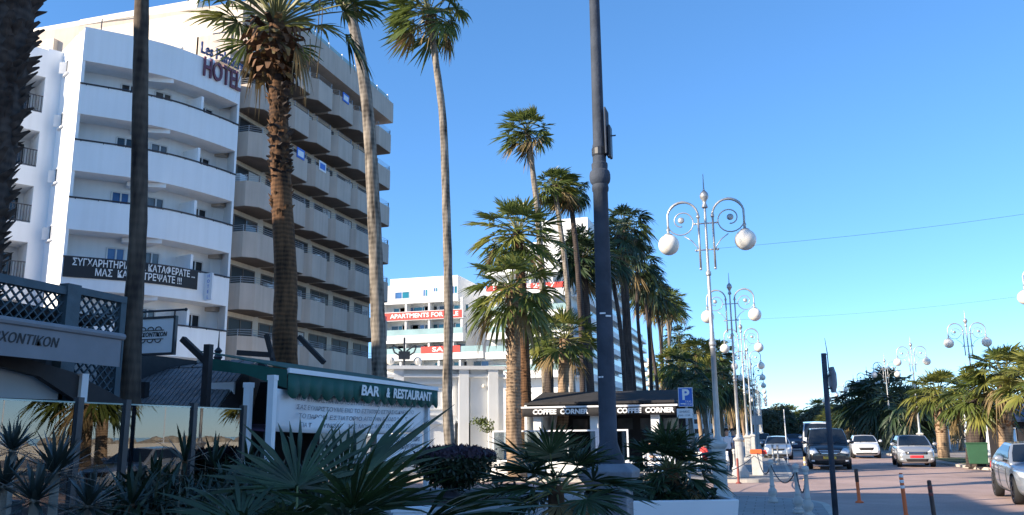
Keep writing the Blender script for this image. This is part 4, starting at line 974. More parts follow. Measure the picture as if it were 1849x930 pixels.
for i in range(70):
    v = rg.uniform(130, 330); c = at(506+.006*(v-200), v, Y=17.5) - pc.location; a = rg.uniform(0,6.283); d = Vector((math.cos(a),math.sin(a),0)); tg = Vector((-math.sin(a),math.cos(a),0))
    p = c + d*.17; q = c + d*rg.uniform(.27,.36) + Vector((0,0,rg.uniform(-.02,.06))); wv = rg.uniform(.06,.13)
    cb.add([p-tg*wv, p+tg*wv, q+tg*wv*.7, q-tg*wv*.7, p-tg*wv+Vector((0,0,-.08)), p+tg*wv+Vector((0,0,-.08))], [(0,1,2,3),(5,4,3,2),(0,3,4),(1,5,2)])
cb.build('leaf_scar_rim', 'barkdark', pc)
rg = random.Random(5); hm = MB()
frond(hm, at(522,45,Y=17.4)-pc.location, .35, .25, 1.5, .85, .75, 26, rg, (.05,0,-.05), 1.7, 1, 0, 1, .02, .8)
frond(hm, at(520,60,Y=17.4)-pc.location, .2, -.7, .45, .8, .9, 20, rg, (0,0,-.2), 1.2, 1, 2, 1, .02, .8)
frond(hm, at(480,70,Y=17.4)-pc.location, 3.3, -.9, .35, .85, .8, 20, rg, (0,0,-.2), 1.0, 1, 2, 1, .02, .8)
for (u0, v0, u1, v1) in ((578,0,566,110),(583,5,572,140),(560,70,557,130)):
    hm.cur = 2; hm.tube([at(u0,v0,Y=17.3)-pc.location, at((u0+u1)/2+2,(v0+v1)/2,Y=17.3)-pc.location, at(u1,v1,Y=17.3)-pc.location], .012, 4)
hm.build('hanging_frond', ['leafshade','petiole','leafdry'], pc)
palm('tall swaying pale trunk leaving the picture left of the thin palm', [(-11.2,24,.1)] + [at(u,v,Y=24) for u,v in ((685,665),(681,540),(676,400),(664,200),(645,75),(618,-20),(570,-150),(545,-210))], .25, .15, 'wind2', 1.9, 'barkgrey', 1, 1, rz=2.2, flare=1.2)
palm('thin tall palm with a windswept crown cut by the top edge', [(-10.7,29,.1)] + [at(u,v,Y=29) for u,v in ((808,740),(810,560),(806,380),(800,220),(788,120),(774,22))], .20, .125, 'wind1', 1.7, 'barkgrey', 1, .8, rz=.2, flare=1.15)
# middle cluster before the white apartments
palm('stout short palm standing beside the cafe, its trunk banded pale at the foot', [(-9.3,32.2,.1)] + [at(u,v,Y=32.2) for u,v in ((928,800),(927,700),(928,620),(924,520))], .36, .23, 'full1', 1.95, 'barkpale', 0, .62, rz=.9, flare=1.1)
palm('brown palm just behind the stout short one, with the higher crown', [(-9.9,35.5,.1)] + [at(u,v,Y=35.5) for u,v in ((950,730),(945,600),(940,500),(935,420))], .26, .2, 'stiff', 2.1, 'bark', 1, .9, rz=2.0)
palm('tallest palm of the middle cluster, bare trunk and ragged windblown crown', [(-10.4,42,.1)] + [at(u,v,Y=42) for u,v in ((985,690),(982,560),(972,400),(962,310),(952,235))], .22, .13, 'wind1', 1.55, 'barkgrey', 1, .7, rz=1.3)
palm('slim palm right of the tallest one, sunlit yellowish crown', [(-10.6,49,.1)] + [at(u,v,Y=49) for u,v in ((1033,690),(1030,600),(1021,480),(1010,400),(1001,335))], .2, .14, 'wind1', 1.5, 'barkgrey', 1, .7, rz=2.9)
palm('slim palm whose darker crown touches the grey lamp column', [(-10.6,51,.1)] + [at(u,v,Y=51) for u,v in ((1052,690),(1050,600),(1043,480),(1036,410),(1029,345))], .2, .15, 'wind2', 1.45, 'barkdark', 1, .9, rz=.6)
palm('low bright palm in front of the white tower, crown like a pompom', [(-9.4,38,.1)] + [at(u,v,Y=38) for u,v in ((1016,760),(1017,700),(1019,640),(1020,612))], .27, .24, 'stiff', 1.75, 'barkpale', 0, .55, rz=.1)
palm('low shaded palm behind the pompom one', [(-10.3,41,.1)] + [at(u,v,Y=41) for u,v in ((992,720),(990,650),(989,600))], .24, .22, 'dark2', 1.35, 'barkdark', 1, .8, rz=1.0)
palm('bushy dark palm left of the grey column, in the middle of the cluster', [(-10.7,55,.1)] + [at(u,v,Y=55) for u,v in ((1066,690),(1062,590),(1055,500),(1052,465))], .26, .2, 'wind2', 2.2, 'barkdark', 1, 1.1, rz=2.4)
palm('twin-like thin palm beside the bushy dark one', [(-11.2,56,.1)] + [at(u,v,Y=56) for u,v in ((1062,690),(1057,590),(1050,480),(1046,440))], .16, .13, 'dark1', 1.8, 'barkdark', 1, .8, rz=.9)
# long shaded row
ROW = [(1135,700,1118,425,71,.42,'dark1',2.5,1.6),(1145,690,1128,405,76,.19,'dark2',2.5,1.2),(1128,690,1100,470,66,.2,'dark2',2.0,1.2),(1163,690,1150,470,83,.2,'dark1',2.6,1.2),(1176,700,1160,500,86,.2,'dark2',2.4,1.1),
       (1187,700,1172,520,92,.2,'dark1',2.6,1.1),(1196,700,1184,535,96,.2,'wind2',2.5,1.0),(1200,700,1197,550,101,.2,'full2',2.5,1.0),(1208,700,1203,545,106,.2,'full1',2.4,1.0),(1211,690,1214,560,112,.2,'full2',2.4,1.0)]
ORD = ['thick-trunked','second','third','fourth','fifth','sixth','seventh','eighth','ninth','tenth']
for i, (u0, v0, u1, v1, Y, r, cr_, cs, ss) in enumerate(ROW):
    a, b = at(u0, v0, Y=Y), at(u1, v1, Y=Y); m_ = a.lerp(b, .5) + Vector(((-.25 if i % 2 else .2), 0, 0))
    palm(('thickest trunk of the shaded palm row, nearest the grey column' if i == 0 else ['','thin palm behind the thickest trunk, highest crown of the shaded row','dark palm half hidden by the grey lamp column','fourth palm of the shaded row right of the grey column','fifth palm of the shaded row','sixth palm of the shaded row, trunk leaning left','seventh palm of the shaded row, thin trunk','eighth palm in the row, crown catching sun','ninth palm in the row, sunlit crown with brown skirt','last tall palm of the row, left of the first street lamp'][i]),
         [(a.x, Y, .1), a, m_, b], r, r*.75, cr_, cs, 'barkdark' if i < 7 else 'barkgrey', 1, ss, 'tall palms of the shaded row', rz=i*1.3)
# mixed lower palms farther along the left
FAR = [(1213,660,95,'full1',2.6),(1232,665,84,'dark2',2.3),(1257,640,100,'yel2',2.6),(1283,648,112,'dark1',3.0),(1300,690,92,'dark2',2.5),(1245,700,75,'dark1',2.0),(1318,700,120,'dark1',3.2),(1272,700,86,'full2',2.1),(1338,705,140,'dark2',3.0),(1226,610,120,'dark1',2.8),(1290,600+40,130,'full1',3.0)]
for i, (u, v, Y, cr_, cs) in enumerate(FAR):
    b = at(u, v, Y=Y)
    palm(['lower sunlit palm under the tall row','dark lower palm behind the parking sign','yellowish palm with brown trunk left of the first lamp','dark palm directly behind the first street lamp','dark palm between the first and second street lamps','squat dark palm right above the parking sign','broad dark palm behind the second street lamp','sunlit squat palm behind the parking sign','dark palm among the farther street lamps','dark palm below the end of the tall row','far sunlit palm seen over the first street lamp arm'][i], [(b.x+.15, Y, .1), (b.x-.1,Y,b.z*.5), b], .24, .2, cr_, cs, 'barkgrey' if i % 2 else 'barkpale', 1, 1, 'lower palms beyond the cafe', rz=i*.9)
# stubby palms on the right promenade; the dark ones carry shade in their leaf colour
RP = [(1817,800,1812,678,43,.34,'yel1',1.75,'barkpale','stout sunlit palm behind the silver saloon, pale trunk'),(1704,820,1694,712,56,.36,'yel2',2.0,'barkpale','sunlit palm beside the silver hatchback, trunk lit on its left'),
      (1762,822,1764,715,44,.46,'full1',1.75,'barkdark','dark-trunked palm behind the green bin'),(1885,760,1880,690,37,.3,'yel1',1.6,'barkpale','palm at the right edge, only frond tips in view'),
      (1650,815,1642,735,68,.45,'dark1',2.6,'barkdark','shaded palm over the roof of the silver hatchback'),(1612,805,1602,715,79,.45,'dark1',3.4,'barkdark','tallest dark palm between the two hatchbacks'),
      (1586,805,1578,722,90,.42,'dark2',3.2,'barkdark','dark palm above the white hatchback'),(1562,800,1556,728,102,.4,'dark1',3.2,'barkdark','dark palm left of the white hatchback, leaning over the road'),
      (1535,800,1530,758,114,.34,'yel2',2.9,'barkpale','sunlit palm just right of the leaning grey post'),(1519,800,1517,760,126,.34,'yel1',2.9,'barkpale','sunlit palm directly behind the black van'),
      (1505,795,1503,762,140,.34,'yel2',2.8,'barkpale','small far sunlit palm over the van roof'),(1735,790,1738,740,75,.24,'full2',2.4,'barkgrey','thin green palm far behind the bin'),(1668,790,1672,735,90,.24,'full1',2.6,'barkgrey','far green palm seen between two stout trunks')]
for i, (u0,v0,u1,v1,Y,r,cr_,cs,bk,lab) in enumerate(RP):
    a, b = at(u0,v0,Y=Y), at(u1,v1,Y=Y)
    palm(lab, [(a.x,Y,.1), a, a.lerp(b,.5), b], r*.95, r*.82, cr_, cs, bk, 0, .7 if r > .3 else .5, 'stout palms on the seaward side', rz=i*1.1, flare=1.2)
# palms toward the sea, seen as reflections in the windscreens
for i, (x, y, h) in enumerate(((14,20,3.6),(13.5,30,4.0),(18,36,5.5),(22,27,5.0),(16,12,4.2))):
    palm('seaside palm mirrored in the glass windscreens, '+['first','second','third','fourth','fifth'][i]+' along the beach', [(x,y,.1),(x+.1,y,h*.5),(x,y,h)], .3, .26, ['yel1','full1','full2','stiff','yel2'][i], 2.2, 'barkpale', 0, .7, 'seaside palms', rz=i)
for i, (u, v, Y) in enumerate(((1425,748,210),(1440,757,250),(1452,752,260),(1478,736,230),(1398,750,230),(1489,745,250),(1412,758,190))):
    b = at(u, v, Y=Y)
    palm('tiny far palm, '+['left of the road end','above the dark blue car','right of the road end','tallest at the road end, over the van','over the silver blue car','beside the grey post','pale trunk over the silver blue car'][i], [(b.x,Y,.1),(b.x,Y,b.z*.6),b], .26, .2, ['full1','yel2','full2','yel1','dark2','full1','dark1'][i], 3.0, 'barkpale', None, 1, 'far palms at the road end', rz=i*.7)

# broad-leaved trees at the far end and behind the right-hand palms, where dark leaf colour stands in for shade
def leafblob(seed, n, size, rx, ry, rz, lumps=7):
    rg = random.Random(seed); m_ = MB(); cs = []
    for i in range(lumps):
        a = rg.uniform(0,6.283); k = rg.uniform(.2,.7); cs.append((Vector((rx*k*math.cos(a), ry*k*math.sin(a), rz*rg.uniform(-.45,.6))), rg.uniform(.35,.6)))
    for i in range(n):
        c, r = rg.choice(cs); d = Vector((rg.gauss(0,1),rg.gauss(0,1),rg.gauss(0,1))).normalized(); k = rg.random()**.35*r
        p = c + Vector((d.x*rx*k, d.y*ry*k, d.z*rz*k)); u = Vector((rg.gauss(0,1),rg.gauss(0,1),rg.gauss(0,1))).normalized(); w_ = u.cross(d)
        if w_.length < .1: continue
        w_.normalize(); s = size*rg.uniform(.6,1.3)
        m_.add([p-u*s, p+w_*s*.45, p+u*s, p-w_*s*.45], [(0,1,2,3)])
    return m_
TL_ = [leafblob(31, 5200, .17, 3, 3, 2.4).mesh('crown','treeleaf'), leafblob(32, 5200, .17, 3, 3, 2.2, 9).mesh('crown','treeleaf')]
for i, (u, v, Y, k, lab) in enumerate(((1402,760,205,1.9,'round dark tree left of the road end'),(1470,768,190,1.9,'dark spreading tree over the white van'),(1492,766,165,1.6,'dark tree behind the black van and the grey post'),(1630,750,86,1.5,'dense dark tree behind the palms over the silver hatchback'),(1590,760,100,1.6,'dense dark tree between the hatchbacks'),(1555,768,120,1.5,'low dark tree behind the white hatchback'),(1380,770,170,1.6,'dark tree among the farthest street lamps'),(1450,772,260,2.2,'far dark tree at the very end of the road'),(1345,765,190,1.6,'dark tree behind the farther lamps'),(1680,770,110,1.3,'dark tree far behind the sunlit palm trunk'))):
    b = at(u, v, Y=Y); h = max(1.2, b.z-1.2*k)
    o = thing('tree', lab, 'tree', (b.x, Y, .08), 0, 'dark broad-leaved trees')
    m_ = MB(); m_.tube([(0,0,0),(.1,0,h*.5),(0,.1,h)], [.28,.22,.16], 8)
    for a in range(5): m_.tube([(0,0,h*.8),(1.1*k*math.cos(a*1.26),1.1*k*math.sin(a*1.26),h+.6*k)], [.12,.04], 5)
    m_.build('trunk', 'barkdark', o, True); obj('crown', TL_[i % 2], o, (0,0,b.z), (0,0,i), (k, k, k*.9))

# ------------------------------------------------------------------ plants close to the photographer
def fan_plant(label, loc, n, Lp, Lb, seed, lo=-.1, hi=1.35, nseg=30, mats=('leafshade','petiole','leafdry','leaffront'), dry=.05, spread=1.7, wseg=.62, azs=None, extra=(), trunk=.12, droop=.12, group='fan palm shrubs near the photographer', th=.3):
    o = thing('fan_palm_shrub', label, 'palm shrub', loc, 0, group); rg = random.Random(seed); m_ = MB()
    for i in range(n):
        t = i/max(1,n-1); az = (azs[i] if azs else i*2.4+rg.uniform(-.3,.3)); el = hi+(lo-hi)*t+rg.uniform(-.12,.12)
        lm = 2 if rg.random() < dry else rg.choice((0,3,3))
        k = rg.uniform(.8,1.1); frond(m_, (rg.uniform(-.05,.05),rg.uniform(-.05,.05),th), az, el, Lp*k, Lb*k, droop*rg.uniform(.6,1.6), nseg, rg, (0,0,0), spread, 1, lm, wseg, .009, .3)
    for (az, el, lp, lb, lm, dr) in extra: frond(m_, (0,0,th), az, el, lp, lb, dr, nseg, rg, (0,0,0), spread, 1, lm, wseg, .009, .25)
    m_.build('fronds', list(mats), o)
    t_ = MB(); t_.tube([(0,0,-.05),(.02,0,th*.5),(0,0,th+.03)], [trunk,trunk*.95,trunk*.7], 9); t_.build('stem', 'bark', o, True)
    return o
SOILZ = .62
def planter_box(label, cx, cy, wx, wy, h, m='concrete', rz=0, taper=0.0, group=None, rim=.05):
    o = thing('planter', label, 'planter', (cx,cy,.12), rz, group); b = MB()
    def ring(w_, d_, z): return [(-w_/2,-d_/2,z),(w_/2,-d_/2,z),(w_/2,d_/2,z),(-w_/2,d_/2,z)]
    v = ring(wx*(1-taper),wy*(1-taper),0)+ring(wx,wy,h)+ring(wx-2*rim,wy-2*rim,h)+ring(wx-2*rim,wy-2*rim,h-.12)
    f_ = []
    for k in range(3): f_ += [(4*k+i,4*k+(i+1)%4,4*k+4+(i+1)%4,4*k+4+i) for i in range(4)]
    f_ += [(0,3,2,1)]; b.add(v, f_); b.build('box', m, o, bevel=.012)
    w2, d2 = wx-2*rim, wy-2*rim; MB().add([(-w2/2,-d2/2,h-.1),(w2/2,-d2/2,h-.1),(w2/2,d2/2,h-.1),(-w2/2,d2/2,h-.1)], [(0,1,2,3)]).build('soil', 'soil', o)
    return o
A = at(530, 968, Y=3.05)
planter_box('long raised concrete planter below the nearest palm shrub', A.x-.3, A.y+.1, 2.3, 1.0, .66, 'greystone')
fan_plant('largest palm shrub right in front of the photographer, long fingers over the green awning', (A.x, A.y, .68), 26, .34, .45, 41, lo=-.5, hi=.95, nseg=40, th=A.z-.68-.12, trunk=.09,
          extra=((.62,.30,.60,.62,0,.15),(.80,.38,.55,.60,3,.15),(3.0,.2,.50,.55,0,.05),(3.3,.0,.45,.55,3,.05),(1.7,.75,.30,.50,0,.05),(1.2,.95,.36,.56,3,.05),(3.5,.35,.4,.55,3,.05)), wseg=.85)
B_ = at(1003, 880, Y=5.35)
planter_box('grey planter under the palm shrub in front of the grey lamp column', B_.x, B_.y, .8, .8, .60, 'greystone')
fan_plant('palm shrub with horizontal fans in front of the grey lamp column', (B_.x, B_.y, .62), 26, .25, .29, 42, lo=-.35, hi=1.2, nseg=30, th=B_.z-.62-.02, trunk=.07, wseg=.95,
          extra=((3.35,.15,.36,.30,0,.1),(.0,.25,.36,.30,0,.1),(2.9,.35,.3,.3,3,.1),(.5,.1,.36,.3,0,.1)))
C_ = at(1215, 872, Y=9.2)
planter_box('flared white planter holding the bushy palm before the first street lamp', C_.x-.05, C_.y, 1.12, 1.12, 1.0, 'signwhite', .35, .18)
fan_plant('bushy palm shrub in the flared white planter', (C_.x-.02, C_.y, 1.02), 46, .30, .32, 43, lo=-.6, hi=1.3, nseg=26, th=C_.z-1.02+.12, trunk=.10, wseg=.95, droop=.2)
rg = random.Random(77); gc = MB()
for i in range(900):
    a = rg.uniform(0,6.283); r = .48*math.sqrt(rg.random()); p = Vector((r*math.cos(a), r*math.sin(a), rg.uniform(0,.30)*(1.1-r))); u = Vector((rg.gauss(0,1),rg.gauss(0,1),rg.gauss(0,.6))).normalized()*.045; w_ = Vector((rg.gauss(0,1),rg.gauss(0,1),rg.gauss(0,1))).normalized()*.022
    gc.add([p-u,p+w_,p+u,p-w_],[(0,1,2,3)])
gco = gc.build('trailing_plant', 'hedge', loc=(C_.x-.05, C_.y, 1.02)); tag(gco, 'low dark leafy plant around the foot of the bushy palm in the white planter', 'plant')
def yucca(label, loc, n, L, seed, th, m=('hedge','bark')):
    o = thing('yucca_plant', label, 'yucca', loc, 0, 'spiky yuccas'); rg = random.Random(seed); b = MB()
    for i in range(n):
        az = i*2.4+rg.uniform(-.3,.3); el = 1.45-1.75*(i/n)**.8; d = Vector((math.cos(az)*math.cos(el), math.sin(az)*math.cos(el), math.sin(el))); sd = d.cross(ZV).normalized() if abs(d.z) < .98 else Vector((1,0,0))
        l = L*rg.uniform(.8,1.1); v = []
        for s, wf in ((0,.5),(.3,1),(.7,.75),(1,.03)):
            q = Vector((0,0,th)) + d*l*s - Vector((0,0,.10*l*s**2.5)); v += [q-sd*.021*wf*(L/.45), q+sd*.021*wf*(L/.45)]
        b.add(v, [(2*k,2*k+1,2*k+3,2*k+2) for k in range(3)])
    b.build('leaves', m[0], o); t_ = MB(); t_.tube([(0,0,0),(.01,0,th*.5),(0,0,th+.02)], [.03,.026,.022], 7); t_.build('stem', m[1], o, True); return o
ZV = Vector((0,0,1))
M['yuccaleaf'] = mat('yucca_leaf', (0.035, 0.05, 0.045), 0.4, 0.4, 6)
planter_box('raised planter under the spiky plants at bottom left', at(40,930,Y=3.9).x, 3.9, 1.7, 1.0, .45, 'greystone')
for u, v, Y, L, k, lab in ((22,815,4.3,.25,1,'upper left spiky yucca on a bare stem, before the glass'),(100,855,3.7,.27,2,'spiky yucca at bottom left with the broadest rosette'),(62,905,3.4,.24,3,'lowest spiky yucca, cut by the bottom edge'),(5,880,3.6,.24,4,'spiky yucca cut by the left edge'),(160,915,4.1,.25,6,'spiky yucca nearest the big palm shrub')):
    p = at(u, v, Y=Y); yucca(lab, (p.x,p.y,.45), 58, L, k, p.z-.45, ('yuccaleaf','palestem'))
for i, (u, v, Y) in enumerate(((336,800,5.9),(388,812,6.2),(448,815,6.3),(282,850,5.2),(240,872,4.8))):
    p = at(u, v, Y=Y); yucca('dark broad-bladed plant in the hedge below the glass, '+['with the tallest blade','below the plank roof','below the heart emblem','behind the big palm fan','nearest the yuccas'][i], (p.x,p.y,.3), 20, .34, 50+i, p.z-.45, ('hedge','bark'))
hg = leafblob(71, 10, .05, 1, 1, 1); hg = MB(); rg = random.Random(72)
for i in range(5200):
    t = rg.random(); c = at(225+260*t, 872-30*t, Y=4.9+1.4*t); r = .34*rg.random()**.4; d = Vector((rg.gauss(0,1),rg.gauss(0,1),rg.gauss(0,1))).normalized()
    p = Vector((c.x+d.x*r*1.2, c.y+d.y*r, max(.35, c.z-.27+d.z*r*(.8+.25*math.sin(9*t))))); u = Vector((rg.gauss(0,1),rg.gauss(0,1),rg.gauss(.6,1))).normalized(); w_ = u.cross(d)
    if w_.length < .1: continue
    w_.normalize(); s_ = rg.uniform(.06,.15); hg.add([p-u*s_, p+w_*s_*.11, p+u*s_, p-w_*s_*.11], [(0,1,2,3)])
hgo = hg.build('hedge', 'hedge'); tag(hgo, 'dark leafy hedge in the bed along the foot of the glass windscreens', 'hedge')
bed = thing('planting_bed', 'dark raised bed along the foot of the glass windscreens', 'planter', (-4.4,5.2,.12)); MB().bx(-1.7,1.3,-.9,1.4,0,.28).build('kerb_box', 'greystone', bed); MB().bx(-1.6,1.2,-.8,1.3,.28,.31).build('soil', 'soil', bed)

# stone planter with the dark urn-like bush
SP = thing('planter', 'low stone planter with angled corner, soil inside, in the middle foreground', 'planter')
poly = [(-6.6,10.6),(-4.55,10.2),(-3.1,11.6),(-3.0,14.2),(-6.4,14.6)]
inn = [(-6.4,10.8),(-4.62,10.45),(-3.3,11.72),(-3.2,14.0),(-6.25,14.4)]
b = MB(); n = 5; zt = .84
b.add([(x,y,.12) for x,y in poly]+[(x,y,zt) for x,y in poly]+[(x,y,zt) for x,y in inn]+[(x,y,zt-.15) for x,y in inn], [(k*n+i,k*n+(i+1)%n,k*n+n+(i+1)%n,k*n+n+i) for k in range(3) for i in range(n)]); b.build('wall', 'greystone', SP, bevel=.015)
m_ = MB(); m_.add([(x,y,zt-.1) for x,y in inn], [tuple(range(n))]); m_.build('soil', 'soil', SP)
tr = MB(); 
for i in range(n):
    a, c = Vector(poly[i]+(zt-.1,)), Vector(poly[(i+1)%n]+(zt-.1,)); tr.beam(a, c, .03, .05)
tr.build('rim', 'greystone', SP); rebase(SP, (-4.7,12.3,.12))
U = at(815, 880, Y=13.2)
ur = thing('urn', 'dark round planter bowl on a short foot, topped with purple leaves', 'planter', (U.x, 13.2, zt-.08))
MB().lathe([(.22,0),(.2,.06),(.12,.12),(.14,.2),(.28,.30),(.40,.42),(.43,.50),(.41,.52),(.35,.47)], 24).build('bowl', 'urn', ur, True)
def dome(seed, n, r, h, up, size, jit=.30):
    rg = random.Random(seed); m_ = MB()
    for i in range(n):
        a = rg.uniform(0,6.283); t = math.acos(rg.random()); k = 1 - rg.random()**2*.35 + rg.gauss(0,jit)*.3
        d = Vector((math.sin(t)*math.cos(a), math.sin(t)*math.sin(a), math.cos(t)*(1 if up else -1))); p = Vector((d.x*r*k, d.y*r*k, d.z*h*k))
        u = Vector((rg.gauss(0,1),rg.gauss(0,1),rg.gauss(0,1))).normalized(); w_ = u.cross(d)
        if w_.length < .1: continue
        w_.normalize(); s_ = size*rg.uniform(.6,1.3); m_.add([p-u*s_, p+w_*s_*.4, p+u*s_, p-w_*s_*.4], [(0,1,2,3)])
    return m_
dome(61, 2600, .62, .16, True, .05).build('foliage', 'purpleleaf', ur, loc=(.06,0,.66))
dome(62, 4200, .62, .52, False, .05).build('trailing_leaves', 'hedge', ur, loc=(.06,0,.68))
vb = leafblob(63, 380, .07, .7, .3, .4, 6).build('vine', 'vine', loc=(at(868,770,Y=36.6).x, 36.6, at(868,770,Y=36.6).z)); tag(vb, 'yellow-green vine against the low white building', 'plant')
bl = thing('litter_bin', 'low white box beside the stone planter at the bottom', 'box', (at(745,890,Y=9.5).x, 9.5, .12), .2); MB().bx(-.2,.2,-.15,.15,0,.78).build('body', 'signwhite', bl, bevel=.02); MB().bx(-.215,.215,-.165,.165,.78,.83).build('lid', 'whitemetal', bl)

# ------------------------------------------------------------------ street lamps
def lamp_meshes():
    d = {}
    P_ = MB(); P_.bx(-.29,.29,-.29,.29,0,.22); P_.lathe([(.36,.22),(.34,.27),(.23,.42)], 4); P_.bx(-.145,.145,-.145,.145,.42,1.28); P_.lathe([(.21,1.28),(.265,1.33),(.28,1.38),(.19,1.43)], 4)
    for s in (-1,1):
        P_.bx(-.10,.10,s*.145-.010,s*.145+.010,.5,.52); P_.bx(-.10,.10,s*.145-.010,s*.145+.010,1.15,1.17); P_.bx(-.10,-.08,s*.145-.010,s*.145+.010,.52,1.15); P_.bx(.08,.10,s*.145-.010,s*.145+.010,.52,1.15)
        P_.bx(s*.145-.010,s*.145+.010,-.10,.10,.5,.52); P_.bx(s*.145-.010,s*.145+.010,-.10,.10,1.15,1.17)
    d['plinth'] = P_
    q = MB(); q.lathe([(.12,1.41),(.115,1.45),(.085,1.52),(.066,1.58),(.057,3.47),(.063,3.48),(.065,3.505),(.061,3.53),(.076,3.55),(.081,3.58),(.081,3.61),(.076,3.635),(.061,3.65),(.063,3.68),(.063,3.70),(.053,3.71),(.051,3.85),(.046,3.87),(.041,5.15),(.062,5.18),(.062,5.24),(.034,5.28),(.028,6.75),(.075,6.78),(.06,6.83),(.04,6.88),(.05,6.94),(.10,7.02),(.105,7.06),(.085,7.13),(.03,7.19),(.018,7.22),(.008,7.6)], 14)
    d['column'] = q
    for s, nm in ((-1,'a'),(1,'b')):
        a = MB(); a.tube([(s*.165,0,5.32),(s*.165,0,6.55)], .026, 7); a.lathe([(.02,5.3),(.034,5.33),(.02,5.36)], 7, (s*.165,0,0)); a.lathe([(.024,6.52),(.05,6.56),(.03,6.62)], 7, (s*.165,0,0))
        cx_, cz_, R_ = s*.52, 6.45, .36
        arc = [(cx_ - s*R_*math.cos(t), 0, cz_+.12 + R_*1.05*math.sin(t)) for t in [math.pi*k/12 for k in range(12)]]
        a.tube(arc + [(s*.868,0,6.42),(s*.87,0,6.25)], [.026]*6+[.034]*4+[.026]*4, 7)
        sp = []
        for k in range(26):
            t = k/25; an = math.pi*.05 - t*math.pi*2.55; r = .345*(1-t*.62)
            sp.append((cx_+s*(.02-.0*t+r*math.cos(an)*1.0), 0, cz_ + .04*t + r*math.sin(an)))
        a.tube(sp, .015, 5)
        a.ball((cx_+s*.04,0,cz_+.06), .078, 10, 6, (1,.35,1))
        a.tube([(cx_-s*.02,0,6.12),(s*.33,0,6.0),(s*.22,0,5.85),(s*.2,0,5.78)], .012, 5)
        a.tube([(s*.2,0,5.78),(s*.23,0,5.74),(s*.27,0,5.77)], .012, 5)
        for z in (5.77, 6.40): a.tube([(s*.03,0,z),(s*.24,0,z)], .017, 6); a.ball((s*.25,0,z), .026, 6, 5)
        a.lathe([(.03,6.33),(.045,6.30),(.03,6.27),(.035,6.22),(.10,6.19),(.11,6.17)], 10, (s*.87,0,0))
        d['arm'+nm] = a
        g = MB(); g.ball((0,0,0), .245, 20, 14); d['globe'+nm] = (g, (s*.87,0,5.945))
    return d
LM = lamp_meshes()
def lamp(label, x, y, group, plinth='lampstone', metal='lampmetal', lean=(0,0)):
    o = thing('street_lamp', label, 'street lamp', (x,y,.12), 0, group)
    LM['plinth'].build('plinth', plinth, o, bevel=.01); LM['column'].build('column', metal, o, True).modifiers.new('e','EDGE_SPLIT').split_angle = rad(32)
    for k in 'ab':
        LM['arm'+k].build('scroll_arm', metal, o, True); g, l = LM['globe'+k]; g.build('globe', 'globe', o, True, loc=l)
    o.rotation_euler = (lean[1], lean[0], 0); return o
GL = 'ornate twin-globe lamps along the left kerb'; GR = 'ornate twin-globe lamps on the seaward side'
protoL = lamp('nearest tall ornate twin-globe lamp on the left kerb, the largest fully seen', -1.1, 19.8, GL)
near = lamp('dark slate lamp column rising out of the top edge, a palm shrub at its plinth', -1.13, 6.3, GL, 'plinthgrey', 'polegrey')
for i, y in enumerate((33.2,46.6,60,73.4,86.8,100.2,113.6,127,140.4,153.8)):
    c = copy_tree(protoL); c.location = (-1.1, y, .12)
    c['label'] = ['second','third','fourth','fifth','sixth','seventh','eighth','ninth','tenth','eleventh'][i] + ' twin-globe lamp up the left kerb, counted from the largest silver one'
for i, (x, y) in enumerate(((9.15,18.6),(9.4,32.0),(at(1757,700,Y=48.2).x,48.2),(9.2,60.7),(9.2,74.1),(9.2,87.5),(9.2,100.9),(9.2,114.3),(9.2,127.7),(9.2,141.1))):
    c = copy_tree(protoL); c.location = (x, y, .12); c['group'] = GR
    c['label'] = ['seaward twin-globe lamp wholly off the right edge that holds the upper cable','seaward twin-globe lamp at the right edge, one globe in view','seaward twin-globe lamp above the sunlit palms, largest of that side','second seaward lamp leftward from the largest of that side','third seaward lamp leftward, over the dark palms','fourth seaward lamp leftward, tip above dark palms','fifth seaward lamp leftward, beside the grey post','sixth seaward lamp leftward, behind the grey post','seventh seaward lamp leftward, small','eighth seaward lamp leftward, smallest'][i]
for k, (z_, a_) in enumerate(((2.52,-1.6),(2.50,-.9),(2.05,-2.1))):
    m_ = MB(); m_.bx(-.022,.022,-.0015,.0015,-.006,.006); so__ = m_.build('sticker_scrap', 'signwhite', near, loc=(.0615*math.cos(a_), .0615*math.sin(a_), z_), rz=a_+math.pi/2)
bx_ = thing('sign_bracket', 'edge-on metal sign plate strapped to the slate lamp column', 'sign', (-1.13,6.3,3.9)); MB().bx(.058,.072,-.07,.07,-.02,.36).build('plate', 'polegrey', bx_, bevel=.004); MB().bx(.075,.10,-.05,.05,-.04,.22).build('box', 'darkmetal', bx_, bevel=.01)
m_ = MB(); m_.lathe([(.054,0),(.058,.012),(.058,.06),(.054,.07)], 14, (0,0,-.02)); m_.tube([(.098,0,.14),(.135,0,.14)], .006, 5); m_.build('strap', 'darkmetal', bx_)
for (a, b, lab) in (((-1.1,19.8,5.9),(9.15,18.6,6.35),'thin cable strung between the largest lamp and the off-frame seaward lamp'),((-1.1,33.2,5.9),(9.4,32.0,6.2),'thin lower cable strung across the road from the second lamp')):
    A_, B2 = Vector(a), Vector(b); m_ = MB(); m_.tube([A_.lerp(B2,k/10)-Vector((0,0,.16*math.sin(math.pi*k/10))) for k in range(11)], .0028, 4); tag(m_.build('cable', 'darkmetal'), lab, 'cable', 'cables over the road')

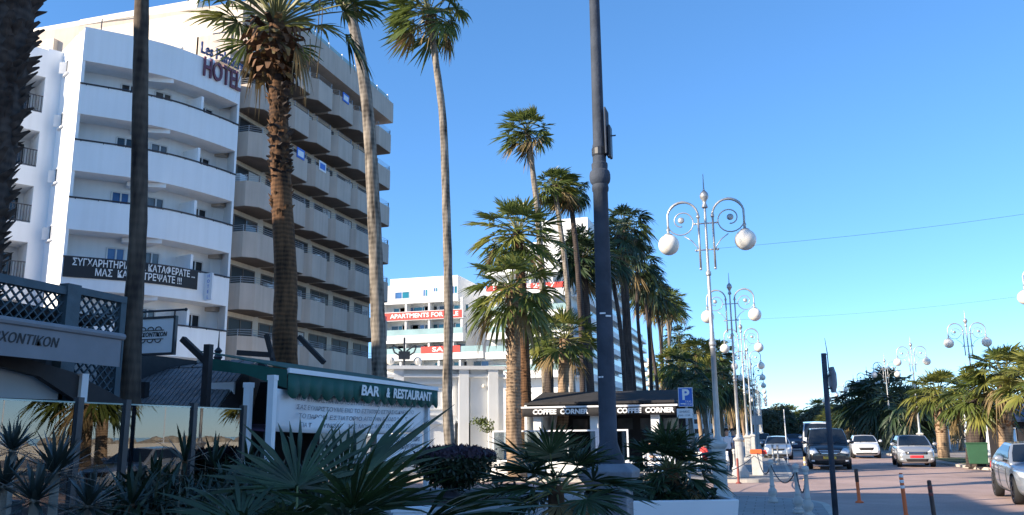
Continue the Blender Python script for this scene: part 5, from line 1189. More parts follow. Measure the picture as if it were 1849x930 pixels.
# ------------------------------------------------------------------ parking sign, grey post, bollards, posts
ps = thing('parking_sign', 'blue parking sign with a white letter P above a pale plate', 'sign')
Yp = 22.0; a, b = at(1224,700,Y=Yp), at(1252,734,Y=Yp)
MB().bx(a.x,b.x,Yp-.02,Yp,b.z,a.z).build('panel', 'signwhite', ps); MB().bx(a.x+.015,b.x-.015,Yp-.026,Yp-.021,b.z+.015,a.z-.02).build('blue_face', 'blue', ps)
text('P', .36, ((a.x+b.x)/2-.0, Yp-.029, a.z-.19), XAX, ZAX, 'letterwhite', ps, 'lettering', .002, 0, .012)
MB().bx(a.x+.05,a.x+.17,Yp-.031,Yp-.027,b.z+.055,b.z+.085).build('arrow_bar', 'letterwhite', ps)
for k in range(2): text(('TAXI','ZONE')[k], .07, (b.x-.12, Yp-.029, b.z+.12-.062*k), XAX, ZAX, 'letterwhite', ps, 'lettering', .002)
c, d = at(1222,738,Y=Yp), at(1251,755,Y=Yp); MB().bx(c.x,d.x,Yp-.02,Yp,d.z,c.z).build('lower_plate', 'platewhite', ps); text('ΔΗΜΟΣ', .07, ((c.x+d.x)/2,Yp-.024,(c.z+d.z)/2+.04), XAX, ZAX, 'inkgrey', ps, 'lettering', .002); text('8:00 - 17:00', .055, ((c.x+d.x)/2,Yp-.024,(c.z+d.z)/2-.05), XAX, ZAX, 'inkgrey', ps, 'lettering', .002)
MB().tube([((a.x+b.x)/2,Yp+.03,.12),((a.x+b.x)/2,Yp+.03,a.z)], .03, 8).build('post', 'greystone', ps); rebase(ps, ((a.x+b.x)/2,Yp+.03,.12))
gp = thing('sign_post', 'slightly leaning grey post carrying an edge-on hexagonal sign plate and a thin rod', 'sign')
f0, f1 = at(1509,932,Y=18.0), at(1487,638,Y=18.0); f0.z = .12
MB().tube([f0, f1], [.055,.05], 12).build('post', 'polegrey', gp, True)
dv = (f1-f0).normalized(); hx = MB(); R6 = .27; cc_ = f0 + dv*((f1-f0).length*.84)
pl = []
for k in range(6): a_ = math.pi/6+math.pi/3*k; pl.append((.5*R6*math.cos(a_), R6*math.sin(a_)))
cx_ = cc_ + Vector((.115,-.02,-.02)); hv = [cx_+Vector((.035*math.cos(t)*1.6, -R6*.9*math.cos(t)*.9, R6*1.0*math.sin(t))) for t in [math.pi/8+k*math.pi/4 for k in range(8)]]
hx.slab(hv, .03); hx.build('sign_plate', 'greystone', gp)
m_ = MB(); m_.beam(cc_, cx_+Vector((-.02,0,.1)), .03); m_.beam(cc_-dv*.2, cx_+Vector((-.02,0,-.16)), .03); rr = f1-dv*.35; m_.tube([f1-dv*.02, f1-dv*.02+Vector((.07,0,0))], .01, 5); m_.tube([rr+Vector((.03,0,0)), rr+Vector((.075,0,0)), f1+Vector((.07,0,0)), f1+Vector((.045,0,.30))], [.012,.012,.010,.004], 5); m_.build('rod', 'darkmetal', gp)
rebase(gp, f0)
def bollard_mesh():
    q = MB(); q.bx(-.115,.115,-.115,.115,0,.07); q.lathe([(.10,.07),(.085,.10),(.055,.13),(.085,.17),(.105,.22),(.10,.28),(.06,.33),(.055,.36),(.068,.38),(.05,.41),(.038,.80),(.055,.81),(.055,.84),(.042,.85),(.055,.88),(.072,.92),(.06,.965),(.02,.985)], 14); return q.mesh('bollard','lampstone',True)
BM = bollard_mesh()
BP = [(-.02,21.74,'grey stone bollard at the rounded pavement corner'),(.47,18.96,'left one of the nearest pair of stone bollards, sunlit'),(.62,17.9,'right one of the nearest pair of stone bollards, in shade'),(.1,46.5,'pale bollard left of the pair standing before the silver blue car'),(.33,45.2,'bollard right of the pair standing before the silver blue car'),(-1.35,34.4,'pale bollard at the foot of the second street lamp'),(.2,24+9,'bollard on the far pavement corner by the kerb')]
for x, y, lab in BP[:6]:
    tag(obj('bollard', BM, None, (x,y,.12)), lab, 'bollard', 'turned stone bollards')
def chain(a, b, sag, lab):
    A_, B2 = Vector(a), Vector(b); m_ = MB(); n = max(10, int((B2-A_).length/.09))
    for k in range(n):
        t0, t1 = k/n, (k+1.25)/n; p = A_.lerp(B2,t0)-Vector((0,0,sag*4*t0*(1-t0))); q = A_.lerp(B2,min(1,t1))-Vector((0,0,sag*4*min(1,t1)*(1-min(1,t1)))); m_.tube([p,p.lerp(q,.5),q], [.009,.018,.009], 5)
    tag(m_.build('chain', 'darkmetal'), lab, 'chain', 'chains between bollards')
chain((-.02,21.74,.98),(.47,18.96,.98),.33,'chain drooping from the corner bollard to the sunlit one'); chain((.47,18.96,.98),(.62,17.9,.98),.42,'short chain between the nearest pair of bollards')
chain((-1.35,34.4,.98),(-.62,34.7,.95),.16,'chain from the pale bollard to the orange-capped pillar'); chain((-.5,34.7,.95),(-.02,21.74,.98),.45,'long chain from the orange-capped pillar to the corner bollard'); chain((-2.2,24.2,.7),(-.62,34.6,.85),.3,'chain in front of the second lamp plinth')
op = thing('stone_pillar', 'short white stone pillar with an orange plastic cap near the second lamp', 'pillar', (-.52,34.8,.12)); MB().bx(-.2,.2,-.2,.2,0,.80).build('shaft', 'lampstone', op, bevel=.012); MB().bx(-.24,.2,-.23,.23,.80,.96).build('cap', 'orange', op, bevel=.02); MB().bx(.2,.38,-.1,.12,.78,.93).build('reflector', 'red', op, bevel=.02)
def flexpost(label, x, y, z, h, m, bands, bm='letterwhite', lean=0, group='flexible plastic posts'):
    o = thing('plastic_post', label, 'traffic post', (x,y,z), 0, group); MB().lathe([(.10,0),(.10,.03),(.05,.05),(.042,.08),(.04,h-.03),(.036,h),(.02,h+.01)], 12).build('post', m, o, True)
    for zb in bands: MB().lathe([(.0415,zb),(.0435,zb+.004),(.0435,zb+.056),(.0415,zb+.06)], 12).build('reflective_band', bm, o, True)
    o.rotation_euler = (0, lean, 0); return o
flexpost('bright orange plastic post with white bands, nearest the road middle', 2.58,19.75,0,.88,'orange',(.58,.69,.80),lean=-.03)
flexpost('orange-brown plastic post with dark top, right behind the grey leaning post', 2.03,23.5,0,.80,'orange',(.5,.62),lean=-.02)
MB_dark = MB().lathe([(.044,.50),(.046,.505),(.046,.8),(.04,.815)], 12).build('dark_sleeve', 'darkbrown', bpy.data.objects['plastic_post.001'], True)
flexpost('black and brown plastic post cut by the bottom edge', 2.92,18.55,0,.80,'darkbrown',(.52,.64),'redbrown',lean=-.04)
flexpost('dark red plastic post on the kerb before the first lamp plinth', -1.13,31.35,0,.84,'redbrown',(),lean=0)
flexpost('faded yellow plastic post at the kerb left of the black van', 1.16,33.8,0,.82,'yellowpost',(.6,),lean=.01)
tp = thing('thin_pole', 'thin pale pole standing between the silver blue car and the black van', 'pole', (.82,47.5,.02)); MB().tube([(0,0,0),(-.02,0,2.85)], [.03,.022], 6).build('shaft', 'whitemetal', tp); MB().lathe([(.14,0),(.14,.03),(.04,.05)], 10).build('foot', 'greystone', tp)
fs = thing('road_sign', 'small grey sign plate on a post among the farther left lamps', 'sign', (-.9,66,.12)); MB().tube([(0,0,0),(0,0,3.0)], .035, 6).build('post', 'greystone', fs); MB().bx(-.3,.45,-.03,.0,2.1,2.75).build('plate', 'concrete', fs)
# right-hand promenade furniture
bn_ = thing('wheelie_bin', 'green wheeled rubbish bin on the right kerb in front of a dark palm trunk', 'bin', (at(1765,820,Y=42.9).x,42.9,.125), -.15)
q = MB(); v = []
for z, k in ((.14,.86),(1.0,1)): v += [(-.42*k,-.34*k,z),(.42*k,-.34*k,z),(.42*k,.34*k,z),(-.42*k,.34*k,z)]
q.add(v, [(0,3,2,1),(4,5,6,7),(0,1,5,4),(1,2,6,5),(2,3,7,6),(3,0,4,7)]); q.build('body', 'bingreen', bn_, bevel=.02)
MB().bx(-.45,.45,-.38,.38,1.0,1.05).build('lid', 'bingreen', bn_, bevel=.02)
m_ = MB()
for sx in (-1,1):
    for sy in (-1,1): m_.lathe([(.02,-.03),(.08,-.03),(.08,.03),(.02,.03)], 10); 
m_ = MB()
for sx in (-1,1):
    for sy in (-1,1): MB().ball((sx*.32,sy*.25,.08), .08, 10, 6, (.4,1,1)).build('wheel', 'rubber', bn_, True)
kk = thing('kiosk', 'dark kiosk with a blue-grey hip roof among the seaward palms', 'kiosk', (13.6,52.5,.12))
MB().bx(-1.9,1.9,-1.6,1.6,0,2.05).build('wall', 'darktimber', kk)
q = MB(); q.add([(-2.35,-2.1,1.98),(2.35,-2.1,1.98),(2.35,2.1,1.98),(-2.35,2.1,1.98),(-1.0,0,3.15),(1.0,0,3.15),(-2.35,-2.1,2.1),(2.35,-2.1,2.1),(2.35,2.1,2.1),(-2.35,2.1,2.1)], [(0,3,2,1),(0,1,7,6),(1,2,8,7),(2,3,9,8),(3,0,6,9),(6,7,5,4),(7,8,5),(8,9,4,5),(9,6,4)]); q.build('roof', 'kioskblue', kk)
MB().bx(-.9,.9,-1.65,-1.59,.95,1.75).build('hatch', 'darkglass', kk); MB().bx(-1.1,1.1,-1.95,-1.55,.88,.94).build('counter', 'whitemetal', kk); MB().bx(.95,1.25,-1.68,-1.61,1.4,1.75).build('yellow_notice', 'plateyellow', kk); MB().bx(-1.75,-1.3,-1.66,-1.59,.3,1.7).build('poster', 'signwhite', kk); MB().bx(-1.72,-1.33,-1.68,-1.655,.9,1.65).build('poster_picture', 'blueglass', kk)
mo_ = thing('bust_monument', 'pale stone bust on a tapering white pedestal beside the kiosk roof', 'monument', (at(1785,750,Y=62).x,62,.12))
q = MB(); v = []
for z, k in ((0,.75),(.3,.75),(.32,.55),(3.0,.36),(3.02,.45),(3.15,.45)): v += [(-k,-k,z),(k,-k,z),(k,k,z),(-k,k,z)]
q.add(v, [(4*j+i,4*j+(i+1)%4,4*j+4+(i+1)%4,4*j+4+i) for j in range(5) for i in range(4)]+[(20,21,22,23)]); q.build('pedestal', 'white', mo_)
q = MB(); q.lathe([(.30,3.15),(.36,3.3),(.34,3.5),(.22,3.62),(.11,3.68),(.10,3.76)], 14); q.ball((0,-.02,3.95), .19, 14, 10, (.85,1,1.15)); q.ball((0,-.2,3.93), .04, 6, 5); q.build('bust', 'greystone', mo_, True)
for i, (u, v, v1, Y) in enumerate(((1654,720,800,85),(1679,740,800,80),(1709,748,800,70),(1738,718,800,66),(1628,790,770,95))):
    p = at(u, v, Y=Y); o = thing('thin_pole', 'thin pale lamp pole on the seaward promenade, '+['over the silver hatchback','right beside the silver hatchback','just right of the trunk beside the hatchback','tallest, left of the green bin','farthest, behind the dark palms'][i], 'pole', (p.x,Y,.12), 0, 'thin promenade poles')
    MB().tube([(0,0,0),(0,0,p.z-.12)], [.06,.045], 7).build('shaft', 'whitemetal', o); MB().lathe([(.10,0),(.10,.1),(.06,.2)], 8).build('foot', 'greystone', o); MB().beam((0,0,p.z-.15),(.5,0,p.z-.05), .06).build('lamp_head', 'whitemetal', o)
lw = thing('beach_wall', 'low pale wall between the promenade and the beach', 'wall', (43.5,90,.12)); MB().bx(-.2,.2,-120,260,0,1.05).build('wall', 'creamlight', lw)
for i, (x0, x1, y0, y1, h, lab) in enumerate(((-9,4,300,312,9,'white far building low at the road end, left'),(6,24,330,345,7,'white far building low at the road end, right'),(-26,-12,280,300,12,'pale far building behind the lamps'),(30,60,360,380,8,'far white building over the seaward palms'))):
    o = thing('far_building', lab, 'building', ((x0+x1)/2,y0,.0), 0, 'far buildings at the road end'); MB().bx(x0-(x0+x1)/2,x1-(x0+x1)/2,0,y1-y0,0,h).build('wall', 'white', o)
    z = 1.2
    while z < h-1.5:
        x = x0-(x0+x1)/2+.8
        while x < (x1-x0)/2-1.5: MB().bx(x,x+1.3,-.05,.02,z,z+1.4).build('window', 'darkglass', o); x += 2.6
        z += 3

def stubs(o, line, r, n, seed, m, t0=0.0, t1=1.0, out=.10, wide=.09, nm='leaf_stubs'):
    """cut leaf bases standing off a palm trunk between two fractions of its centre line"""
    rg = random.Random(seed); tl = spline([Vector(c) - o.location for c in line], 10); sb = MB()
    for i in range(n):
        k = (t0+(t1-t0)*rg.random())*(len(tl)-2); c = tl[int(k)].lerp(tl[int(k)+1], k-int(k)); a = rg.uniform(0,6.283)
        d = Vector((math.cos(a), math.sin(a), 0)); tg = Vector((-math.sin(a), math.cos(a), 0)); p = c + d*r*.9; q = c + d*(r+out*rg.uniform(.5,1.2)) + Vector((0,0,rg.uniform(.03,.12)))
        w_ = wide*rg.uniform(.7,1.3); sb.add([p-tg*w_, p+tg*w_, q+tg*w_*.5, q-tg*w_*.5, p+Vector((0,0,-.09))], [(0,1,2,3),(4,0,3),(4,2,1),(4,3,2)])
    return sb.build(nm, m, o)
byl = {o['label']: o for o in bpy.data.objects if o.get('category') == 'palm tree'}
stubs(byl['stout short palm standing beside the cafe, its trunk banded pale at the foot'], [at(u,v,Y=32.2) for u,v in ((928,800),(927,700),(925,560))], .25, 330, 81, 'barkpale', .15, .9, .08, .08)
stubs(byl['brown palm just behind the stout short one, with the higher crown'], [at(u,v,Y=35.5) for u,v in ((950,730),(945,600),(938,450))], .21, 200, 82, 'bark', .1, .9, .06, .07)
stubs(byl['stout ringed palm with a shaggy collar of brown leaf bases'], [at(u,v,Y=17.5) for u,v in ((514,560),(508,340),(503,200),(500,110))], .24, 170, 83, 'bark', .25, 1.0, .07, .07)
for u, lab in ((1817,'stout sunlit palm behind the silver saloon, pale trunk'),(1704,'sunlit palm beside the silver hatchback, trunk lit on its left'),(1762,'dark-trunked palm behind the green bin')):
    o = byl[lab]; t_ = [c for c in o.children if c.name.startswith('trunk')][0]; zz_ = max(v.co.z for v in t_.data.vertices); lp_ = o.location
    cr__ = [c for c in o.children if c.name.startswith('crown')][0].location
    stubs(o, [lp_+cr__*.1, lp_+cr__*.55, lp_+cr__*.95], .28, 160, 90+u, 'boot' if u != 1762 else 'barkdark', .35, 1.0, .10, .09)
# seaside seen as reflections
bw = thing('breakwater', 'pale boulder breakwater off the beach, mirrored in the windscreens', 'breakwater', (72,60,-.5)); rg = random.Random(91); m_ = MB()
for i in range(420):
    m_.ball((rg.gauss(0,2.2), rg.uniform(-75,120), rg.uniform(.2,1.6)), rg.uniform(.6,1.3), 6, 4, (1,rg.uniform(.8,1.5),.8))
m_.build('boulders', 'rock', bw)
for i, (x, y, h, l) in enumerate(((62,30,9,7),(64,44,11,8),(60,58,8,6.5),(66,75,12,9),(63,18,10,7.5),(61,95,9,7))):
    o = thing('sailing_boat', 'moored white sailing boat mirrored in the windscreens, '+['second','third','fourth','fifth','first','sixth'][i]+' along the shore', 'boat', (x,y,-.45), 1.2+i*.3, 'moored sailing boats')
    q = MB(); v = []
    for k, (yy, ww) in enumerate(((-.5,.05),(-.3,.14),(0,.17),(.3,.15),(.5,.12))): v += [(-ww*l,yy*l,.95+abs(yy)*.4),(ww*l,yy*l,.95+abs(yy)*.4),(0,yy*l*.92,-.1)]
    q.add(v, [f for k in range(4) for f in ((3*k,3*k+3,3*k+4,3*k+1),(3*k+1,3*k+4,3*k+5,3*k+2),(3*k+2,3*k+5,3*k+3,3*k))]+[(12,13,14)]); q.build('hull', 'whitemetal', o)
    MB().bx(-.6,.6,-.8,1.4,.9,1.5).build('cabin', 'whitemetal', o, bevel=.1); MB().tube([(0,-.3,.9),(0,-.3,h)], [.07,.04], 6).build('mast', 'whitemetal', o); MB().tube([(0,-.3,1.9),(0,2.4,1.85)], .05, 6).build('boom', 'whitemetal', o)

# ------------------------------------------------------------------ vehicles (local frame: front towards -y)
def eval_mesh(o):
    dg = bpy.context.evaluated_depsgraph_get(); dg.update()
    return bpy.data.meshes.new_from_object(o.evaluated_get(dg))
def paint(name, c, metal=0.0, rough=0.28):
    M[name] = mat(name, c, rough, 0.03, 0.5, metal=metal, coat=0.9, spec=0.5)
paint('paint_silver', (0.40,0.41,0.42), .5); paint('paint_blue_silver', (0.27,0.34,0.43), .45); paint('paint_black', (0.008,0.009,0.013)); paint('paint_white', (0.62,0.64,0.67)); paint('paint_navy', (0.015,0.03,0.07)); paint('paint_grey_silver', (0.31,0.34,0.38), .4); paint('paint_dark', (0.02,0.02,0.025))
def car(name, label, cat, loc, rz, Wd, secs, gh, wheels, wr, pm, details, group='cars on the road'):
    """secs: (y, underside, shoulder, deck, half-width) front to back; gh: glasshouse (cowl y,z, roof front y,z, roof rear y,z, rear base y,z, half-width low, high)"""
    o = thing(name, label, cat, loc, rz, group)
    v = []; f_ = []
    S_ = [secs[0]] + list(secs) + [secs[-1]]
    for i, (y, z0, zs, zd, hw) in enumerate(S_):
        k = .90 if i in (0, len(S_)-1) else 1.0
        dy = (.0 if 0 < i < len(S_)-1 else (-.02 if i == 0 else .02))
        zm = (z0+zs)/2; hw *= k
        h = [(0,z0),(.75*hw,z0),(.96*hw,z0+.09),(hw,zm),(.985*hw,zs-.05),(.87*hw,zs+.6*(zd-zs)),(.45*hw,zd),(0,zd+.015)]
        if k < 1: zc = (z0+zd)/2; h = [(x, zc+(z-zc)*.9) for x, z in h]
        for x, z in h + [(-x,z) for x,z in h[-2:0:-1]]: v.append((x,y+dy,z))
    n = 14
    for i in range(len(S_)-1):
        for j in range(n): f_.append((i*n+j, (i+1)*n+j, (i+1)*n+(j+1)%n, i*n+(j+1)%n))
    f_ += [tuple(range(n)), tuple(range(len(S_)*n-1, (len(S_)-1)*n-1, -1))]
    b = MB().add(v, f_); t = b.build('tmp', pm); sb_ = t.modifiers.new('s','SUBSURF'); sb_.levels = sb_.render_levels = 2
    cuts = []
    for y in wheels:
        for sx in (-1,1):
            c = MB(); c.tube([(sx*(Wd/2-.32),y,wr),(sx*(Wd/2+.3),y,wr)], wr+.055, 24); co_ = c.build('cut', 'black'); cuts.append(co_)
            bo = t.modifiers.new('b','BOOLEAN'); bo.operation = 'DIFFERENCE'; bo.object = co_; bo.solver = 'EXACT'
            try: bo.material_mode = 'TRANSFER'
            except Exception: pass
    me = eval_mesh(t); me.name = 'body'
    bpy.data.objects.remove(t)
    for c in cuts: bpy.data.objects.remove(c)
    me.polygons.foreach_set('use_smooth', [True]*len(me.polygons))
    bod = bpy.data.objects.new('body', me); COL.objects.link(bod); bod.parent = o
    es = bod.modifiers.new('e','EDGE_SPLIT'); es.split_angle = rad(50)
    bvh = BVHTree.FromPolygons([q.co for q in me.vertices], [list(p.vertices) for p in me.polygons])
    cy, cz, fy, fz, ry, rz_, by, bz_, wl, wh = gh
    def ring(k):   # k 0 low, 1 high
        if k == 0: return [(-wl,cy+.10,cz),(0,cy-.06,cz+.01),(wl,cy+.10,cz),(wl,by-.05,bz_),(0,by+.05,bz_),(-wl,by-.05,bz_)]
        return [(-wh,fy+.05,fz-.03),(0,fy-.02,fz),(wh,fy+.05,fz-.03),(wh,ry-.03,rz_-.03),(0,ry+.03,rz_),(-wh,ry-.03,rz_-.03)]
    lo, hi = ring(0), ring(1); md = [tuple((a+b_)/2*(1.035 if i == 0 else 1) for i, (a, b_) in enumerate(zip(p, q))) for p, q in zip(lo, hi)]
    lo2 = [(x,y,z-.12) for x,y,z in lo]
    g = MB(); g.add(lo2+lo+md+hi, [(k*6+i,k*6+(i+1)%6,k*6+6+(i+1)%6,k*6+6+i) for k in range(3) for i in range(6)]+[(18,19,22,23),(19,20,21,22)])
    cab = g.build('cabin', pm, o, bevel=.055); 
    for m_ in cab.modifiers: m_.segments = 3
    lo, md, hi = [[Vector(p) for p in r] for r in (lo, md, hi)]
    def pane(nm, cols, t0=.10, t1=.90, s0=0, s1=0, pm_='carglass'):
        """cols: indices of ring corners left to right"""
        q = MB(); L_ = []
        for c in cols: L_.append([lo[c].lerp(md[c],.5*0)+0*lo[c] if False else lo[c], md[c], hi[c]])
        def pt(a, t): return a[0].lerp(a[1], t*2) if t < .5 else a[1].lerp(a[2], t*2-1)
        n = len(L_)-1; vs = []; rows = 5
        for r in range(rows):
            t = t0+(t1-t0)*r/(rows-1)
            row = [pt(a, t) for a in L_]
            row[0] = row[0].lerp(row[1], s0); row[-1] = row[-1].lerp(row[-2], s1); vs += row
        m = n+1; ce = sum(vs, Vector())/len(vs); nn = (vs[m]-vs[0]).cross(vs[1]-vs[0]).normalized()
        inw = Vector((0,(cy+by)/2,(cz+fz)/2)); nn = nn if (ce-inw).dot(nn) > 0 else -nn
        q.add([p+nn*.010 for p in vs], [(r*m+i,r*m+i+1,(r+1)*m+i+1,(r+1)*m+i) for r in range(rows-1) for i in range(n)])
        return q.build(nm, pm_, o)
    ws = pane('windscreen', [0,1,2], .06, .93, .09, .09)
    pane('rear_window', [3,4,5], .25, .9, .14, .14)
    for (a, b_) in ((2,3),(5,0)):
        sp = .52
        if a == 2: pane('side_window', [a,b_], .2, .88, .10, 1-sp+.02); pane('side_window', [a,b_], .2, .88, sp+.02, .10)
        else: pane('side_window', [a,b_], .2, .88, .10, sp+.02); pane('side_window', [a,b_], .2, .88, 1-sp+.02, .10)
    fp = lo[0].lerp(lo[1],.2); m_ = MB()
    for sx in (-1,1): m_.beam(Vector((sx*wl*.25-.1,cy+.02,cz+.03)), Vector((sx*wl*.25+.36,cy+.13,cz+.20)), .012)
    m_.build('wiper', 'black', o)
    def patch(nm, cr, m, axis='front', off=.008, nx=8, nz=4, par=None, mirror=False):
        q = MB(); vs = []
        for j in range(nz+1):
            for i in range(nx+1):
                s, t = i/nx, j/nz; x = (cr[0][0]*(1-s)+cr[1][0]*s)*(1-t)+(cr[3][0]*(1-s)+cr[2][0]*s)*t; z = (cr[0][1]*(1-s)+cr[1][1]*s)*(1-t)+(cr[3][1]*(1-s)+cr[2][1]*s)*t
                if axis == 'front': h = bvh.ray_cast(Vector((x,-6,z)), Vector((0,1,0))); d = Vector((0,-off,0))
                elif axis == 'rear': h = bvh.ray_cast(Vector((x,6,z)), Vector((0,-1,0))); d = Vector((0,off,0))
                else: sg = 1 if axis == 'right' else -1; h = bvh.ray_cast(Vector((sg*4,x,z)), Vector((-sg,0,0))); d = Vector((sg*off,0,0))
                p = h[0] if h[0] is not None else Vector((x,secs[0][0],z)); vs.append(p+d)
        q.add(vs, [(j*(nx+1)+i,j*(nx+1)+i+1,(j+1)*(nx+1)+i+1,(j+1)*(nx+1)+i) for j in range(nz) for i in range(nx)])
        po = q.build(nm, m, o, True); so__ = po.modifiers.new('solid','SOLIDIFY'); so__.thickness = .01; so__.offset = 0; return po
    for (nm, cr, m, axis, both) in details:
        patch(nm, cr, m, axis)
        if both: patch(nm, [(-x,z) for x,z in cr] if axis in ('front','rear') else cr, m, {'left':'right','right':'left'}.get(axis, axis))
    for sx in (-1,1):
        m_ = MB(); m_.ball((sx*(wl+.17), cy+.42, cz+.10), .11, 12, 8, (1,.55,.72)); mi = m_.build('mirror', pm, o, True); m_ = MB(); m_.beam((sx*(wl-.02),cy+.45,cz+.04),(sx*(wl+.12),cy+.43,cz+.07),.05); m_.build('stalk','black',mi)
        for y in wheels:
            w_ = MB(); prof = [(wr*.62,-.10),(wr*.93,-.105),(wr*.99,-.075),(wr,0),(wr*.99,.075),(wr*.93,.105),(wr*.62,.10)]
            w_.lathe(prof, 24); w_.xf(Matrix.Rotation(math.pi/2,4,'Y')); wo = w_.build('wheel','rubber',o,True,loc=(sx*(Wd/2-.11),y,wr))
            es_ = wo.modifiers.new('e','EDGE_SPLIT'); es_.split_angle = rad(50)
            rm = MB(); rm.lathe([(wr*.60,-.07),(wr*.66,-.106),(wr*.62,-.108),(wr*.56,-.09),(wr*.12,-.085),(.01,-.09)], 20)
            rm.xf(Matrix.Rotation(math.pi/2,4,'Y') if sx < 0 else Matrix.Rotation(-math.pi/2,4,'Y'))
            for k in range(5):
                a = 2*math.pi*k/5; rm.beam((sx*.098,0,0),(sx*.098,wr*.58*math.cos(a),wr*.58*math.sin(a)), .05, .03)
            rm.build('rim','alloy',wo)
    return o
# silver hatchback with the red plate
car('parked_car' if False else 'hatchback_car', 'silver hatchback with a red number plate coming up the road', 'car', (6.75,47.3,0), -.05, 1.70,
    [(-1.93,.24,.62,.68,.70),(-1.84,.18,.70,.80,.80),(-1.45,.17,.84,.95,.835),(-1.0,.17,.94,1.02,.85),(0,.17,.98,1.02,.85),(1.2,.17,1.0,1.04,.845),(1.75,.2,1.02,1.06,.80),(1.92,.28,.98,1.02,.74)],
    (-1.32,.97,-.42,1.50,1.25,1.52,1.84,1.02,.77,.60), (-1.22,1.30), .295, 'paint_silver',
    [('headlight',[(.46,.70),(.80,.72),(.80,.93),(.60,.80)],'lens','front',True),('grille',[(-.46,.60),(.46,.60),(.50,.72),(-.50,.72)],'black','front',False),('chrome_bar',[(-.40,.66),(.40,.66),(.42,.685),(-.42,.685)],'chrome','front',False),('number_plate',[(-.30,.44),(.30,.44),(.30,.56),(-.30,.56)],'platered','front',False),('lower_intake',[(-.44,.27),(.44,.27),(.50,.40),(-.50,.40)],'black','front',False),('fog_lamp',[(.60,.33),(.72,.34),(.72,.42),(.60,.42)],'lens','front',True),('door_seam',[(-.40,.30),(-.385,.30),(-.385,.98),(-.40,.98)],'black','left',True),('door_seam',[(.62,.30),(.635,.30),(.635,.98),(.62,.98)],'black','left',True),('door_handle',[(.30,.85),(.50,.85),(.50,.88),(.30,.88)],'chrome','left',True)])
# white hatchback
car('hatchback_car', 'white hatchback with an oval dark grille, farther back than the silver one', 'car', (5.85,61.0,0), -.03, 1.72,
    [(-1.95,.24,.60,.66,.68),(-1.86,.18,.70,.78,.80),(-1.45,.17,.86,.95,.845),(-.95,.17,.95,1.02,.86),(0,.17,.97,1.01,.86),(1.2,.17,1.0,1.03,.85),(1.8,.2,1.0,1.04,.80),(1.95,.28,.96,1.0,.73)],
    (-1.18,.97,-.35,1.44,1.1,1.47,1.84,1.0,.78,.60), (-1.22,1.28), .30, 'paint_white',
    [('headlight',[(.52,.70),(.80,.74),(.82,.86),(.60,.82)],'lens','front',True),('grille',[(-.36,.52),(.36,.52),(.46,.68),(-.46,.68)],'black','front',False),('lower_intake',[(-.60,.26),(.60,.26),(.66,.36),(-.66,.36)],'black','front',False),('number_plate',[(-.26,.40),(.26,.40),(.26,.49),(-.26,.49)],'platewhite','front',False),('fog_lamp',[(.62,.42),(.74,.43),(.74,.54),(.62,.54)],'lens','front',True),('door_seam',[(-.40,.30),(-.385,.30),(-.385,.96),(-.40,.96)],'black','left',True)])
# black people carrier
car('passenger_van', 'black passenger van with pale headlamps and a chrome slatted grille', 'van', (2.62,44.85,0), -.02, 1.90,
    [(-2.42,.26,.70,.80,.78),(-2.32,.20,.82,.95,.90),(-1.95,.19,.98,1.10,.94),(-1.5,.19,1.08,1.18,.95),(0,.19,1.12,1.16,.95),(1.6,.19,1.14,1.18,.95),(2.3,.22,1.16,1.2,.92),(2.42,.3,1.1,1.15,.88)],
    (-1.82,1.12,-1.0,1.86,2.15,1.90,2.36,1.15,.88,.72), (-1.55,1.60), .33, 'paint_black',
    [('headlight',[(.46,.76),(.84,.70),(.86,.92),(.62,.98)],'lens','front',True),('grille',[(-.42,.68),(.42,.68),(.50,.92),(-.50,.92)],'black','front',False),('grille_slat',[(-.42,.71),(.42,.71),(.43,.735),(-.43,.735)],'chrome','front',False),('grille_slat',[(-.44,.78),(.44,.78),(.45,.805),(-.45,.805)],'chrome','front',False),('grille_slat',[(-.46,.85),(.46,.85),(.47,.875),(-.47,.875)],'chrome','front',False),('number_plate',[(-.28,.48),(.28,.48),(.28,.59),(-.28,.59)],'plateyellow','front',False),('lower_intake',[(-.60,.28),(.60,.28),(.66,.42),(-.66,.42)],'rubber','front',False),('fog_lamp',[(.66,.36),(.80,.37),(.80,.44),(.66,.44)],'lens','front',True),('door_seam',[(-.9,.34),(-.885,.34),(-.885,1.1),(-.9,1.1)],'rubber','left',True)])
car('delivery_van', 'tall white van following close behind the black passenger van', 'van', (at(1476,800,Y=63).x,63,0), -.02, 1.95,
    [(-2.6,.28,.80,.90,.80),(-2.5,.22,.95,1.05,.93),(-2.1,.2,1.10,1.2,.97),(-1.6,.2,1.2,1.3,.975),(0,.2,1.25,1.3,.975),(2.0,.2,1.25,1.3,.975),(2.5,.24,1.25,1.3,.96),(2.6,.3,1.2,1.25,.93)],
    (-1.95,1.25,-1.0,2.30,2.45,2.40,2.56,1.26,.94,.80), (-1.65,1.65), .34, 'paint_white',
    [('headlight',[(.58,.82),(.88,.86),(.90,1.04),(.68,1.0)],'lens','front',True),('grille',[(-.45,.70),(.45,.70),(.52,.86),(-.52,.86)],'black','front',False),('number_plate',[(-.26,.50),(.26,.50),(.26,.60),(-.26,.60)],'platewhite','front',False)])
